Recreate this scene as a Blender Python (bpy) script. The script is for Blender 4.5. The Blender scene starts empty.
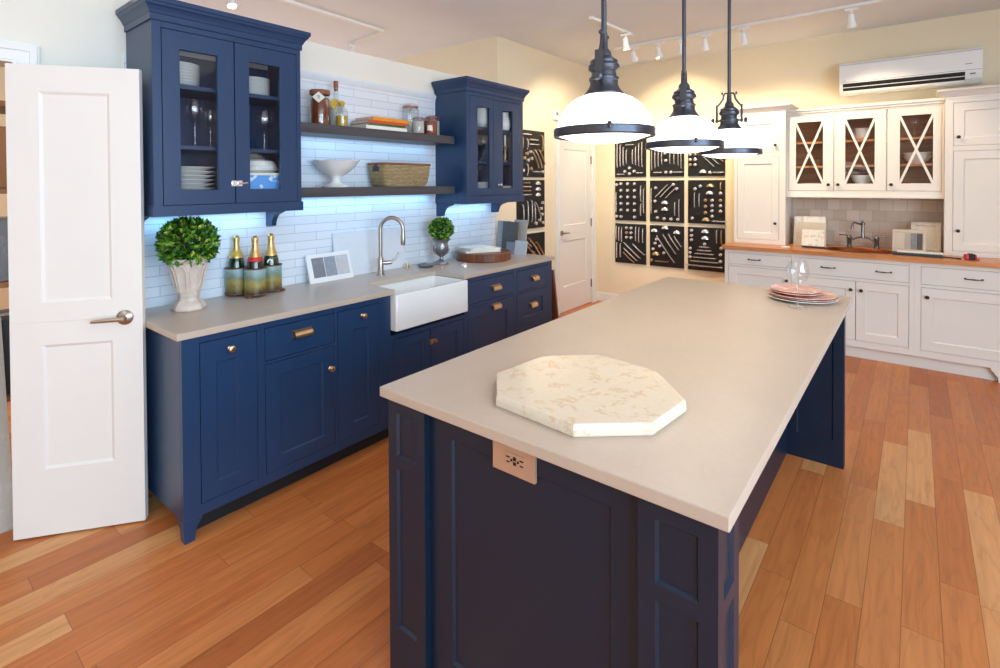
import bpy, bmesh, math, random
from mathutils import Vector, Matrix
random.seed(7)
R = math.radians
SC = bpy.context.scene
COL = SC.collection
PI = math.pi

# ------------------------------------------------------------------ materials
def lin(c):
    return tuple(((x/255)/12.92 if x/255 <= .04045 else ((x/255+.055)/1.055)**2.4) for x in c) + (1.0,)

class NT:
    """thin wrapper around a node tree"""
    def __init__(s, name):
        s.m = bpy.data.materials.new(name); s.m.use_nodes = True
        s.t = s.m.node_tree; s.n = s.t.nodes; s.l = s.t.links
        s.b = s.n['Principled BSDF']; s.out = s.n['Material Output']
    def new(s, kind, **kw):
        nd = s.n.new(kind)
        for k, v in kw.items(): setattr(nd, k, v)
        return nd
    def link(s, a, b): s.l.new(a, b)
    def math(s, op, a, b=None):
        nd = s.new('ShaderNodeMath', operation=op)
        for i, x in enumerate((a, b)):
            if x is None: continue
            if isinstance(x, (int, float)): nd.inputs[i].default_value = x
            else: s.link(x, nd.inputs[i])
        return nd.outputs[0]
    def mix(s, fac, a, b, mode='MIX'):
        nd = s.new('ShaderNodeMix', data_type='RGBA', blend_type=mode)
        for i, x in ((0, fac), (6, a), (7, b)):
            if isinstance(x, (int, float)): nd.inputs[i].default_value = x
            elif isinstance(x, tuple): nd.inputs[i].default_value = x
            else: s.link(x, nd.inputs[i])
        return nd.outputs[2]
    def ramp(s, fac, stops):
        nd = s.new('ShaderNodeValToRGB'); e = nd.color_ramp.elements
        while len(e) < len(stops): e.new(.5)
        for el, (p, c) in zip(e, stops): el.position = p; el.color = c
        s.link(fac, nd.inputs[0]); return nd.outputs[0]
    def pos(s): return s.new('ShaderNodeNewGeometry').outputs['Position']
    def obj(s): return s.new('ShaderNodeTexCoord').outputs['Object']
    def sep(s, v):
        nd = s.new('ShaderNodeSeparateXYZ'); s.link(v, nd.inputs[0]); return nd.outputs
    def comb(s, x, y, z=0.0):
        nd = s.new('ShaderNodeCombineXYZ')
        for i, q in enumerate((x, y, z)):
            if isinstance(q, (int, float)): nd.inputs[i].default_value = q
            else: s.link(q, nd.inputs[i])
        return nd.outputs[0]
    def scale(s, v, sc):
        nd = s.new('ShaderNodeMapping'); nd.inputs['Scale'].default_value = sc
        s.link(v, nd.inputs[0]); return nd.outputs[0]
    def noise(s, v, scale, detail=4, rough=.55):
        nd = s.new('ShaderNodeTexNoise'); nd.inputs['Scale'].default_value = scale
        nd.inputs['Detail'].default_value = detail; nd.inputs['Roughness'].default_value = rough
        if v is not None: s.link(v, nd.inputs['Vector'])
        return nd.outputs['Fac']
    def bump(s, h, strength=.2, dist=.002):
        nd = s.new('ShaderNodeBump'); nd.inputs['Strength'].default_value = strength
        nd.inputs['Distance'].default_value = dist
        s.link(h, nd.inputs['Height']); s.link(nd.outputs[0], s.b.inputs['Normal'])
    def col(s, c):
        if isinstance(c, tuple): s.b.inputs['Base Color'].default_value = c
        else: s.link(c, s.b.inputs['Base Color'])

def plain(name, rgb, rough=.5, metal=0.0, vary=.06, nscale=14, coat=0.0, bump=0.0, spec=.5):
    n = NT(name); c = lin(rgb)
    f = n.noise(n.obj(), nscale, 3)
    d = tuple(x*(1-vary) for x in c[:3])+(1,); e = tuple(min(1, x*(1+vary)) for x in c[:3])+(1,)
    n.col(n.ramp(f, [(.3, d), (.7, e)]))
    n.b.inputs['Roughness'].default_value = rough; n.b.inputs['Metallic'].default_value = metal
    n.b.inputs['Coat Weight'].default_value = coat
    n.b.inputs['Specular IOR Level'].default_value = spec
    if bump: n.bump(n.noise(n.obj(), nscale*6, 2), bump)
    return n.m

def glass_thin(name, tint=(1, 1, 1), refl=.9, edge=.0, fmin=.03):
    n = NT(name); n.n.remove(n.b)
    tr = n.new('ShaderNodeBsdfTransparent'); tr.inputs[0].default_value = tuple(tint)+(1,)
    gl = n.new('ShaderNodeBsdfGlossy'); gl.inputs['Roughness'].default_value = .02
    gl.inputs[0].default_value = (refl, refl, refl, 1)
    lw = n.new('ShaderNodeLayerWeight'); lw.inputs['Blend'].default_value = .5
    f = n.math('ADD', n.math('MULTIPLY', n.math('POWER', lw.outputs['Facing'], 5.0), .7), fmin)
    mx = n.new('ShaderNodeMixShader'); n.link(f, mx.inputs[0]); n.link(tr.outputs[0], mx.inputs[1]); n.link(gl.outputs[0], mx.inputs[2])
    n.link(mx.outputs[0], n.out.inputs[0]); return n.m

def emit(name, rgb, strength):
    n = NT(name); c = lin(rgb)
    n.b.inputs['Base Color'].default_value = c
    n.b.inputs['Emission Color'].default_value = c; n.b.inputs['Emission Strength'].default_value = strength
    n.b.inputs['Roughness'].default_value = .15
    return n.m

def wood_floor():
    n = NT('oak_floor'); x, y, z = n.sep(n.pos())
    W, L = .112, .92
    row = n.math('FLOOR', n.math('DIVIDE', x, W))
    wn = n.new('ShaderNodeTexWhiteNoise', noise_dimensions='1D'); n.link(row, wn.inputs['W'])
    yy = n.math('ADD', n.math('DIVIDE', y, L), n.math('MULTIPLY', wn.outputs[0], 7.3))
    colu = n.math('FLOOR', yy)
    w2 = n.new('ShaderNodeTexWhiteNoise', noise_dimensions='2D'); n.link(n.comb(row, colu), w2.inputs['Vector'])
    base = n.ramp(w2.outputs[0], [(0, lin((184, 106, 56))), (.2, lin((198, 117, 62))), (.6, lin((206, 126, 68))), (.88, lin((213, 137, 78))), (1, lin((228, 168, 110)))])
    off = n.math('MULTIPLY', w2.outputs[0], 31.0)
    v = n.comb(n.math('ADD', n.math('MULTIPLY', x, 26.0), off), n.math('MULTIPLY', y, 1.3), off)
    g = n.noise(v, 1.4, 6, .6)
    g2 = n.noise(n.comb(n.math('ADD', n.math('MULTIPLY', x, 9.0), off), n.math('MULTIPLY', y, 1.1), off), 1.0, 3, .5)
    ring = n.math('FRACT', n.math('MULTIPLY', g2, 9.0))
    ringc = n.ramp(ring, [(0, (.90, .87, .85, 1)), (.35, (1, 1, 1, 1)), (.9, (1, 1, 1, 1)), (1, (.92, .9, .88, 1))])
    gr = n.ramp(g, [(.3, (.80, .74, .70, 1)), (.62, (1.08, 1.05, 1.03, 1))])
    c = n.mix(1.0, n.mix(.75, base, gr, 'MULTIPLY'), ringc, 'MULTIPLY')
    fx = n.math('FRACT', n.math('DIVIDE', x, W)); fy = n.math('FRACT', yy)
    gx = n.math('MINIMUM', fx, n.math('SUBTRACT', 1.0, fx)); gy = n.math('MULTIPLY', n.math('MINIMUM', fy, n.math('SUBTRACT', 1.0, fy)), L/W)
    gap = n.math('LESS_THAN', n.math('MINIMUM', gx, gy), .011)
    n.col(n.mix(n.math('MULTIPLY', gap, .55), c, lin((92, 48, 24))))
    n.b.inputs['Roughness'].default_value = .36
    n.link(n.ramp(g, [(.2, (.30,)*3+(1,)), (.8, (.46,)*3+(1,))]), n.b.inputs['Roughness'])
    n.b.inputs['Specular IOR Level'].default_value = .4
    n.bump(n.math('ADD', n.math('MULTIPLY', gap, -1.0), n.math('MULTIPLY', g, .12)), .25, .0015)
    return n.m

def tile_mat(name, axis, w, h, c1, c2, grout, mortar, rough, bumpy=.3, off=.5):
    n = NT(name); s = n.sep(n.pos())
    v = n.comb(s[axis], s[2])
    b = n.new('ShaderNodeTexBrick'); b.offset = off; n.link(v, b.inputs['Vector'])
    b.inputs['Color1'].default_value = lin(c1); b.inputs['Color2'].default_value = lin(c2)
    b.inputs['Mortar'].default_value = lin(grout); b.inputs['Scale'].default_value = 1
    b.inputs['Mortar Size'].default_value = mortar; b.inputs['Brick Width'].default_value = w; b.inputs['Row Height'].default_value = h
    b.inputs['Bias'].default_value = 0
    nz = n.noise(n.pos(), 9, 4)
    n.col(n.mix(.25, b.outputs['Color'], n.ramp(nz, [(.3, (.75, .72, .7, 1)), (.7, (1, 1, 1, 1))]), 'MULTIPLY') if bumpy > .35 else b.outputs['Color'])
    n.b.inputs['Roughness'].default_value = rough
    hh = n.math('ADD', n.math('MULTIPLY', b.outputs['Fac'], -1.0), n.math('MULTIPLY', n.noise(n.pos(), 26, 2), .35))
    n.bump(hh, bumpy, .002)
    return n.m

def stone(name, rgb, vein=None, rough=.3, vary=.08, vscale=3.0, vein_amt=.5):
    n = NT(name); c = lin(rgb); p = n.obj()
    f = n.noise(p, 4, 6, .65); f2 = n.noise(p, 60, 3)
    a = n.ramp(f, [(.3, tuple(x*(1-vary) for x in c[:3])+(1,)), (.7, tuple(min(1, x*(1+vary)) for x in c[:3])+(1,))])
    a = n.mix(.15, a, n.ramp(f2, [(.35, (.8, .78, .76, 1)), (.65, (1, 1, 1, 1))]), 'MULTIPLY')
    if vein:
        f3 = n.noise(p, vscale, 7, .7)
        a = n.mix(n.math('MULTIPLY', n.ramp(f3, [(.54, (0, 0, 0, 1)), (.61, (1, 1, 1, 1)), (.66, (0, 0, 0, 1))]), vein_amt), a, lin(vein))
    n.col(a); n.b.inputs['Roughness'].default_value = rough
    return n.m

def wood(name, rgb1, rgb2, axis=0, rough=.4, stripes=0.0, scale=1.0):
    n = NT(name); p = n.obj()
    sc = [22*scale]*3; sc[axis] = 1.6*scale
    f = n.noise(n.scale(p, tuple(sc)), 1.2, 5, .6)
    c = n.ramp(f, [(.3, lin(rgb1)), (.7, lin(rgb2))])
    if stripes:
        s = n.sep(p); o = 1 if axis == 0 else 0
        k = n.math('FLOOR', n.math('DIVIDE', s[o], stripes))
        q = n.math('FLOOR', n.math('ADD', n.math('DIVIDE', s[axis], stripes*9), n.math('MULTIPLY', k, .37)))
        w = n.new('ShaderNodeTexWhiteNoise', noise_dimensions='2D'); n.link(n.comb(k, q), w.inputs['Vector'])
        c = n.mix(1.0, c, n.ramp(w.outputs[0], [(0, (.72, .68, .64, 1)), (1, (1.1, 1.08, 1.05, 1))]), 'MULTIPLY')
    n.col(c); n.b.inputs['Roughness'].default_value = rough
    return n.m

M = {}
M['floor'] = wood_floor()
M['wall'] = plain('cream_wall_paint', (238, 222, 192), .7, vary=.015, nscale=3, bump=.03)
M['wallwhite'] = plain('soft_white_wall_paint', (238, 232, 218), .7, vary=.015, nscale=3, bump=.03)  # same cream paint as above; the different light is put into its colour
M['ceiling'] = plain('ceiling_paint', (232, 234, 238), .8, vary=.02, nscale=2)
M['trim'] = plain('white_trim_paint', (238, 236, 230), .4, vary=.01)
M['doorpaint'] = plain('white_door_paint', (236, 231, 224), .4, vary=.012, nscale=3)
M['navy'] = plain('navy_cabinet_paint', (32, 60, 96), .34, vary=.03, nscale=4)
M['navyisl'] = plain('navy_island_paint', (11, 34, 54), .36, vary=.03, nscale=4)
M['white'] = plain('white_cabinet_paint', (240, 234, 224), .38, vary=.012, nscale=3)
M['interior'] = wood('cabinet_interior_wood', (150, 98, 62), (186, 130, 88), 0, .5)
M['tile'] = tile_mat('white_subway_tile', 1, .30, .0535, (226, 230, 236), (236, 240, 244), (176, 186, 200), .0016, .12, .22)
M['tiletrim'] = plain('white_tile_trim', (230, 232, 236), .14, vary=.02)
M['trav'] = tile_mat('tumbled_stone_tile', 0, .105, .105, (234, 214, 196), (208, 186, 164), (192, 174, 158), .002, .3, .5)
M['quartz'] = stone('beige_quartz', (198, 180, 162), None, .34, .035)
M['marble'] = stone('cream_marble', (228, 214, 192), (206, 158, 104), .13, .02, 22.0, .5)
M['porcelain'] = plain('white_porcelain', (242, 242, 240), .1, vary=.01, coat=.4)
M['china'] = plain('white_china', (238, 236, 232), .18, vary=.01)
M['pinkchina'] = stone('pink_patterned_china', (226, 172, 154), (252, 236, 222), .2, .10, 18.0, .9)
M['steel'] = plain('brushed_nickel', (178, 168, 156), .3, 1.0, .03)
M['chrome'] = plain('polished_chrome', (236, 236, 238), .26, .85, .02)
M['pewter'] = plain('pewter_metal', (140, 138, 136), .25, .9, .03)
M['gold'] = plain('satin_brass', (216, 184, 144), .3, 1.0, .04)
M['bronze'] = plain('dark_bronze', (70, 56, 46), .35, .9, .1)
M['blackmetal'] = plain('oil_rubbed_bronze', (78, 80, 88), .34, .75, .08)
M['copper'] = plain('hammered_copper', (126, 70, 44), .4, 1.0, .15, 60, bump=.3)
M['shelfwood'] = wood('charcoal_shelf_wood', (62, 58, 62), (84, 80, 84), 1, .45)
M['butcher'] = wood('butcher_block_top', (186, 116, 66), (218, 152, 98), 0, .32, .035)
M['walnut'] = wood('walnut_cutting_board', (96, 52, 32), (142, 84, 56), 2, .38, .045)
M['walnutstrip'] = wood('walnut_strip', (120, 66, 42), (160, 96, 64), 2, .4)
M['blackboard'] = plain('black_display_board', (22, 22, 24), .5, vary=.1)
M['shade'] = emit('lit_opal_glass', (255, 247, 236), 3.0)
M['bulb'] = emit('lit_spot_lens', (255, 236, 200), 14.0)
M['pane'] = glass_thin('clear_pane', (.985, .99, .99), .9, fmin=.016)
M['crystal'] = glass_thin('clear_crystal', (.97, .98, .99), 1.0, fmin=.11)
M['jarglass'] = glass_thin('jar_glass', (.9, .93, .93), .9, fmin=.06)
M['plaster'] = plain('aged_plaster', (214, 198, 184), .75, vary=.14, nscale=22, bump=.25)
M['silver'] = plain('antique_silver_metal', (150, 148, 150), .32, .85, .35, 30, bump=.2)
M['plastic'] = plain('white_plastic', (240, 240, 238), .3, vary=.01)
M['greyplastic'] = plain('grey_plastic', (120, 122, 126), .4)
M['dark'] = plain('black_slot', (14, 14, 16), .6)
M['toe'] = plain('black_toe_board', (26, 26, 30), .6)
M['cork'] = plain('cork_stopper', (150, 92, 66), .7, vary=.15, nscale=60)
M['seagrass'] = None
def seagrass():
    n = NT('woven_seagrass'); p = n.obj()
    b = n.new('ShaderNodeTexBrick'); b.offset = .5
    s = n.sep(p); n.link(n.comb(n.math('ADD', s[0], s[1]), s[2]), b.inputs['Vector'])
    b.inputs['Scale'].default_value = 1; b.inputs['Brick Width'].default_value = .022; b.inputs['Row Height'].default_value = .0095
    b.inputs['Mortar Size'].default_value = .0022; b.inputs['Mortar Smooth'].default_value = .8
    b.inputs['Color1'].default_value = lin((214, 190, 142)); b.inputs['Color2'].default_value = lin((188, 158, 110)); b.inputs['Mortar'].default_value = lin((84, 64, 40))
    n.col(b.outputs['Color']); n.b.inputs['Roughness'].default_value = .75
    n.bump(n.math('MULTIPLY', b.outputs['Fac'], -1.0), .8, .004); return n.m
M['seagrass'] = seagrass()
def leafmat():
    n = NT('boxwood_leaf'); nd = n.new('ShaderNodeNewGeometry')
    n.col(n.ramp(nd.outputs['Random Per Island'], [(0, lin((26, 66, 12))), (.45, lin((58, 116, 24))), (.8, lin((110, 160, 40))), (1, lin((184, 200, 84)))]))
    n.b.inputs['Roughness'].default_value = .4; return n.m
M['leaf'] = leafmat()
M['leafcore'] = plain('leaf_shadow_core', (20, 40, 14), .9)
def paintedtin():
    n = NT('landscape_painted_tin'); p = n.obj(); s = n.sep(p)
    f = n.noise(p, 14, 6, .7)
    h = n.math('ADD', s[2], n.math('MULTIPLY', n.math('SUBTRACT', f, .5), .11))
    n.col(n.ramp(n.math('MULTIPLY', h, 6.2), [(.12, lin((46, 46, 34))), (.3, lin((122, 104, 50))), (.5, lin((164, 146, 78))), (.66, lin((120, 134, 110))), (.9, lin((150, 178, 180)))]))
    n.b.inputs['Roughness'].default_value = .32; return n.m
M['tin'] = paintedtin()
M['rust'] = plain('rusty_iron', (134, 84, 58), .6, .3, .2, 40)
M['bottle'] = plain('dark_green_bottle_glass', (14, 46, 18), .06, vary=.1, coat=1.0)
M['bottleblack'] = plain('black_bottle_glass', (16, 22, 18), .07, vary=.1, coat=1.0)
M['foil'] = plain('gold_foil', (222, 184, 120), .3, .8, .12, 50, bump=.2)
M['red'] = plain('red_label', (206, 44, 36), .4)
M['cream'] = plain('cream_paper', (240, 236, 224), .6)
M['yellow'] = plain('mustard_label', (206, 168, 66), .5, vary=.15, nscale=40)
M['amber'] = plain('amber_preserve', (128, 62, 22), .2, vary=.3, nscale=26, coat=.8)
M['spice'] = plain('ground_red_spice', (150, 70, 44), .6, vary=.2, nscale=50)
M['flour'] = plain('pale_grain', (206, 200, 190), .7, vary=.12, nscale=60)
M['oil'] = plain('golden_oil', (204, 160, 52), .12, vary=.12, coat=.8)
def facet(name, cols, rough=.5, metal=0): return plain(name, cols, rough, metal)
M['orange'] = plain('orange_book_cloth', (236, 150, 40), .5); M['orangered'] = plain('orange_red_book', (206, 84, 42), .5)
M['green'] = plain('green_book', (66, 110, 66), .5); M['paper'] = plain('paper_pages', (214, 206, 194), .7, vary=.1, nscale=80)
M['greyslab'] = stone('grey_stone_sample', (128, 130, 136), (160, 160, 166), .4, .1, 20)
M['midgrey'] = stone('mid_grey_sample', (156, 154, 152), (184, 182, 178), .4, .08, 24)
M['swatchgrey'] = stone('blue_grey_sample', (148, 154, 164), (176, 180, 188), .4, .08, 24)
M['lightgrey'] = stone('light_grey_sample', (198, 196, 196), (216, 214, 212), .4, .05, 24)
M['darkgrey'] = stone('charcoal_stone_sample', (84, 80, 76), (102, 98, 94), .45, .1, 14)
M['taupe'] = stone('taupe_stone_sample', (176, 166, 154), (194, 184, 172), .45, .06, 14)
M['whitemarble'] = stone('white_marble_sample', (232, 228, 222), (196, 170, 134), .25, .04, 9, .6)
M['whiteslab'] = stone('white_quartz_sample', (226, 230, 236), (212, 218, 226), .25, .02, 6, .4)
M['goldmarble'] = stone('gold_veined_marble_sample', (236, 230, 218), (198, 156, 100), .25, .05, 26, .8)
M['beigesample'] = stone('beige_sample', (204, 190, 172), (216, 204, 188), .45, .05, 10)
M['bluebox'] = None
def bluebox():
    n = NT('blue_printed_card'); p = n.obj()
    f = n.noise(n.scale(p, (18, 18, 24)), 1.0, 2)
    n.col(n.mix(n.ramp(f, [(.56, (0, 0, 0, 1)), (.6, (1, 1, 1, 1))]), lin((96, 166, 236)), lin((224, 240, 252)))); n.b.inputs['Roughness'].default_value = .4
    return n.m
M['bluebox'] = bluebox()
M['slate'] = plain('dark_shed_goods', (60, 60, 66), .6, vary=.2)
M['brownshed'] = wood('brown_shed_wood', (140, 96, 58), (176, 124, 78), 2, .6)
M['tape'] = plain('red_tape_measure_shell', (206, 36, 58), .35)
M['outlet'] = plain('copper_outlet_plate', (200, 164, 138), .35, .3, .05)
M['skyglow'] = emit('bright_overcast_daylight', (216, 232, 255), 1.0)

# ------------------------------------------------------------------ mesh builder
class MB:
    def __init__(s): s.v = []; s.f = []; s.mi = []; s.cur = 0; s.M = None
    def add(s, vs, fs):
        o = len(s.v)
        if s.M is not None: vs = [tuple(s.M @ Vector(v)) for v in vs]
        s.v += [tuple(v) for v in vs]; s.f += [tuple(i+o for i in f) for f in fs]; s.mi += [s.cur]*len(fs)
        return s
    def box(s, x0, x1, y0, y1, z0, z1):
        return s.add([(x0, y0, z0), (x1, y0, z0), (x1, y1, z0), (x0, y1, z0), (x0, y0, z1), (x1, y0, z1), (x1, y1, z1), (x0, y1, z1)],
                     [(3, 2, 1, 0), (4, 5, 6, 7), (0, 1, 5, 4), (1, 2, 6, 5), (2, 3, 7, 6), (3, 0, 4, 7)])
    def prism(s, pts, a0, a1, axis='z'):
        n = len(pts)
        f3 = {'z': lambda p, a: (p[0], p[1], a), 'y': lambda p, a: (p[0], a, p[1]), 'x': lambda p, a: (a, p[0], p[1])}[axis]
        vs = [f3(p, a0) for p in pts]+[f3(p, a1) for p in pts]
        fs = [tuple(range(n)), tuple(range(2*n-1, n-1, -1))]+[(i, (i+1) % n, n+(i+1) % n, n+i) for i in range(n)]
        return s.add(vs, fs)
    def lathe(s, prof, n=28, c=(0, 0, 0), axis='z', rot=0.0):
        vs = []; rings = []
        for r, z in prof:
            if r < 1e-6: rings.append([len(vs)]); vs.append((0, 0, z))
            else:
                rings.append(list(range(len(vs), len(vs)+n)))
                vs += [(r*math.cos(rot+2*PI*i/n), r*math.sin(rot+2*PI*i/n), z) for i in range(n)]
        fs = []
        for a, b in zip(rings, rings[1:]):
            if len(a) == 1 and len(b) == 1: continue
            for i in range(n):
                j = (i+1) % n
                if len(a) == 1: fs.append((a[0], b[i], b[j]))
                elif len(b) == 1: fs.append((a[i], a[j], b[0]))
                else: fs.append((a[i], a[j], b[j], b[i]))
        mp = {'z': lambda p: p, 'y': lambda p: (p[0], p[2], p[1]), '-y': lambda p: (p[0], -p[2], p[1]), 'x': lambda p: (p[2], p[0], p[1])}[axis]
        return s.add([tuple(a+b for a, b in zip(mp(p), c)) for p in vs], fs)
    def tube(s, path, r, n=10, cap=True):
        P = [Vector(p) for p in path]; rr = r if isinstance(r, (list, tuple)) else [r]*len(P)
        vs = []; up = None
        for i, p in enumerate(P):
            t = (P[min(i+1, len(P)-1)]-P[max(i-1, 0)]).normalized()
            if up is None: up = Vector((0, 0, 1)) if abs(t.z) < .9 else Vector((1, 0, 0))
            a = t.cross(up)
            if a.length < 1e-4: a = t.cross(Vector((0, 1, 0)))
            a.normalize(); b = a.cross(t).normalized(); up = b
            vs += [tuple(p+(a*math.cos(2*PI*k/n)+b*math.sin(2*PI*k/n))*rr[i]) for k in range(n)]
        fs = []
        for i in range(len(P)-1):
            for k in range(n):
                fs.append((i*n+k, i*n+(k+1) % n, (i+1)*n+(k+1) % n, (i+1)*n+k))
        if cap: fs += [tuple(range(n)), tuple(range((len(P)-1)*n+n-1, (len(P)-1)*n-1, -1))]
        return s.add(vs, fs)
    def panel(s, x0, x1, z0, z1, y0, y1, l, r, b, t, rec=.009, slope=.006, hole=False):
        """framed panel: front at y0 (smaller y), back at y1; recessed or open field"""
        X0, X1, Z0, Z1 = x0+l, x1-r, z0+b, z1-t
        o = lambda y: [(x0, y, z0), (x1, y, z0), (x1, y, z1), (x0, y, z1)]
        i = lambda y, d: [(X0+d, y, Z0+d), (X1-d, y, Z0+d), (X1-d, y, Z1-d), (X0+d, y, Z1-d)]
        k4 = range(4); q = lambda A, B: [(A+j, A+(j+1) % 4, B+(j+1) % 4, B+j) for j in k4]
        if hole:
            vs = o(y1)+o(y0)+i(y0, 0)+i(y1, 0)
            return s.add(vs, q(0, 4)+q(4, 8)+q(8, 12)+q(12, 0))
        vs = o(y1)+o(y0)+i(y0, 0)+i(y0+rec, slope)
        return s.add(vs, [(0, 1, 2, 3), (12, 13, 14, 15)]+q(0, 4)+q(4, 8)+q(8, 12))
    def frame_cells(s, x0, x1, z0, z1, y0, y1, openings):
        xs = sorted({x0, x1, *[o[0] for o in openings], *[o[1] for o in openings]})
        zs = sorted({z0, z1, *[o[2] for o in openings], *[o[3] for o in openings]})
        for a, b in zip(xs, xs[1:]):
            run = None
            for c, d in zip(zs, zs[1:]):
                mx, mz = (a+b)/2, (c+d)/2
                solid = not any(o[0] < mx < o[1] and o[2] < mz < o[3] for o in openings)
                if solid: run = (run[0], d) if run else (c, d)
                if (not solid or d == zs[-1]) and run:
                    s.box(a, b, y0, y1, run[0], run[1]); run = None
        return s

def build(name, mb, mats, parent=None, smooth=False, bevel=0.0, seg=2, angle=35):
    me = bpy.data.meshes.new(name); me.from_pydata(mb.v, [], mb.f)
    for m in (mats if isinstance(mats, (list, tuple)) else [mats]): me.materials.append(m)
    for p, k in zip(me.polygons, mb.mi): p.material_index = k
    bm = bmesh.new(); bm.from_mesh(me); bmesh.ops.recalc_face_normals(bm, faces=bm.faces); bm.to_mesh(me); bm.free()
    if smooth:
        for p in me.polygons: p.use_smooth = True
        me.set_sharp_from_angle(angle=R(angle))
    o = bpy.data.objects.new(name, me); COL.objects.link(o)
    if parent: o.parent = parent
    if bevel:
        md = o.modifiers.new('edge', 'BEVEL'); md.width = bevel; md.segments = seg; md.limit_method = 'ANGLE'; md.angle_limit = R(40)
    return o

def tag(o, label=None, cat=None, group=None, kind=None):
    if label: o['label'] = label
    if cat: o['category'] = cat
    if group: o['group'] = group
    if kind: o['kind'] = kind
    return o
def thing(name, label, cat, loc=(0, 0, 0), rot=(0, 0, 0), group=None):
    o = bpy.data.objects.new(name, None); COL.objects.link(o); o.empty_display_size = .05
    o.location = loc; o.rotation_euler = rot if isinstance(rot, (tuple, list)) else (0, 0, rot)
    return tag(o, label, cat, group)
def one(name, mb, mats, label, cat, loc=(0, 0, 0), rot=(0, 0, 0), group=None, **kw):
    o = build(name, mb, mats, None, **kw); o.location = loc
    o.rotation_euler = rot if isinstance(rot, (tuple, list)) else (0, 0, rot)
    return tag(o, label, cat, group)
def struct(name, mb, mats, parent=None, **kw):
    o = build(name, mb, mats, parent, **kw)
    if not parent: o['kind'] = 'structure'
    return o
def dup(root, loc, rot=None, label=None, group=None):
    def cp(o, par):
        c = o.copy(); COL.objects.link(c); c.parent = par
        for ch in [q for q in kids.get(o.name, [])]: cp(ch, c)
        return c
    kids = {}
    for q in bpy.data.objects:
        if q.parent: kids.setdefault(q.parent.name, []).append(q)
    r = cp(root, None); r.location = loc
    if rot is not None: r.rotation_euler = rot if isinstance(rot, (tuple, list)) else (0, 0, rot)
    if label: r['label'] = label
    if group: r['group'] = group
    return r
def arc(cx, cz, r, a0, a1, n=8): return [(cx+r*math.cos(R(a0+(a1-a0)*i/n)), cz+r*math.sin(R(a0+(a1-a0)*i/n))) for i in range(n+1)]

# ------------------------------------------------------------------ camera (17 mm shift-style view)
CX, CY, CH = 3.0591, -1.1562, 1.5402
yaw, pit, rol, F, PCY = .6734, .0143, -.0047, 522.36, 190.574
fw = Vector((-math.sin(yaw)*math.cos(pit), math.cos(yaw)*math.cos(pit), -math.sin(pit)))
rt = Vector((math.cos(yaw), math.sin(yaw), 0)); up = rt.cross(fw)
r2 = rt*math.cos(rol)+up*math.sin(rol); u2 = -rt*math.sin(rol)+up*math.cos(rol)
cam = bpy.data.cameras.new('camera'); co = bpy.data.objects.new('camera', cam); COL.objects.link(co)
mw = Matrix((r2, u2, -fw)).transposed().to_4x4(); mw.translation = (CX, CY, CH); co.matrix_world = mw
cam.sensor_fit = 'HORIZONTAL'; cam.sensor_width = 36; cam.lens = F/1000*36; cam.shift_y = -(334-PCY)/1000; cam.clip_start = .02
SC.camera = co
SC.cycles.transparent_max_bounces = 32

# ------------------------------------------------------------------ room
YB, XR, XL, YF, HC = 4.98, 6.3, -4.2, -4.6, 3.0
struct('floor', MB().box(XL, XR, YF, YB, -.06, 0), M['floor'])
struct('ceiling', MB().box(XL, XR, YF, YB, HC, HC+.08), M['ceiling'])
struct('wall_back', MB().box(-.32, XR+.2, YB, YB+.15, 0, HC), M['wall'])
# tall wall on the left (door wall) + its return
wt = MB()
DY0, DY1, DZ = 4.02, 4.80, 2.06       # far door opening
wt.frame_cells(2.893, YB, 0, HC, 0, .14, [(DY0, DY1, -.1, DZ)])
wt2 = MB(); wt2.M = Matrix.Rotation(R(90), 4, 'Z'); 
wt2.frame_cells(2.893, YB, 0, HC, .2, .34, [(DY0, DY1, -.1, DZ)]); wt2.M = None
wt2.box(XL, -.3401, 2.893, 3.03, 0, HC)
struct('wall_left_tall', wt2, M['wall'])
# half-height wall with the tiles, and the doorway on its left
hw = MB(); hw.M = Matrix.Rotation(R(90), 4, 'Z')
hw.frame_cells(YF, 2.625, 0, 2.455, 0, .14, [(-1.55, -.70, -.1, 2.07)]); hw.M = None
hw.box(-.34, -.2, 2.60, 2.892, 0, 2.455)
wall_left = struct('wall_left', hw, M['wallwhite'])
struct('wall_right', MB().frame_cells(0, 1, 0, 1, 0, .1, []) if False else (lambda q: (setattr(q, 'M', Matrix.Rotation(R(90), 4, 'Z')), q.frame_cells(YF, YB, 0, HC, -XR-.15, -XR, [(-3.9, -2.5, .5, 2.85), (-2.2, -.8, .5, 2.85), (-.5, .9, .5, 2.85)]), setattr(q, 'M', None), q)[3])(MB()), M['wall'])
struct('wall_front', MB().box(XL, XR, YF-.15, YF, 0, HC), M['wall'])
wfl = MB(); wfl.M = Matrix.Rotation(R(90), 4, 'Z'); wfl.frame_cells(YF, YB, 0, HC, -XL, -XL+.15, [(.5, 2.7, .5, 2.6)]); wfl.M = None
struct('wall_far_left', wfl, M['wall'])
f = MB()
for (p, q, s, t) in [(.5, .56, .5, 2.6), (2.64, 2.7, .5, 2.6), (.5, 2.7, .5, .56), (.5, 2.7, 2.54, 2.6), (.5, 2.7, 1.52, 1.56), (1.58, 1.62, .5, 2.6)]: f.box(XL-.08, XL-.03, p, q, s, t)
wo = struct('window_4', f, M['trim']); struct('window_pane', MB().box(XL-.055, XL-.05, .55, 2.65, .55, 2.55), M['pane'], wo)  # unseen window, added so that light reaches the left part of the ceiling
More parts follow.
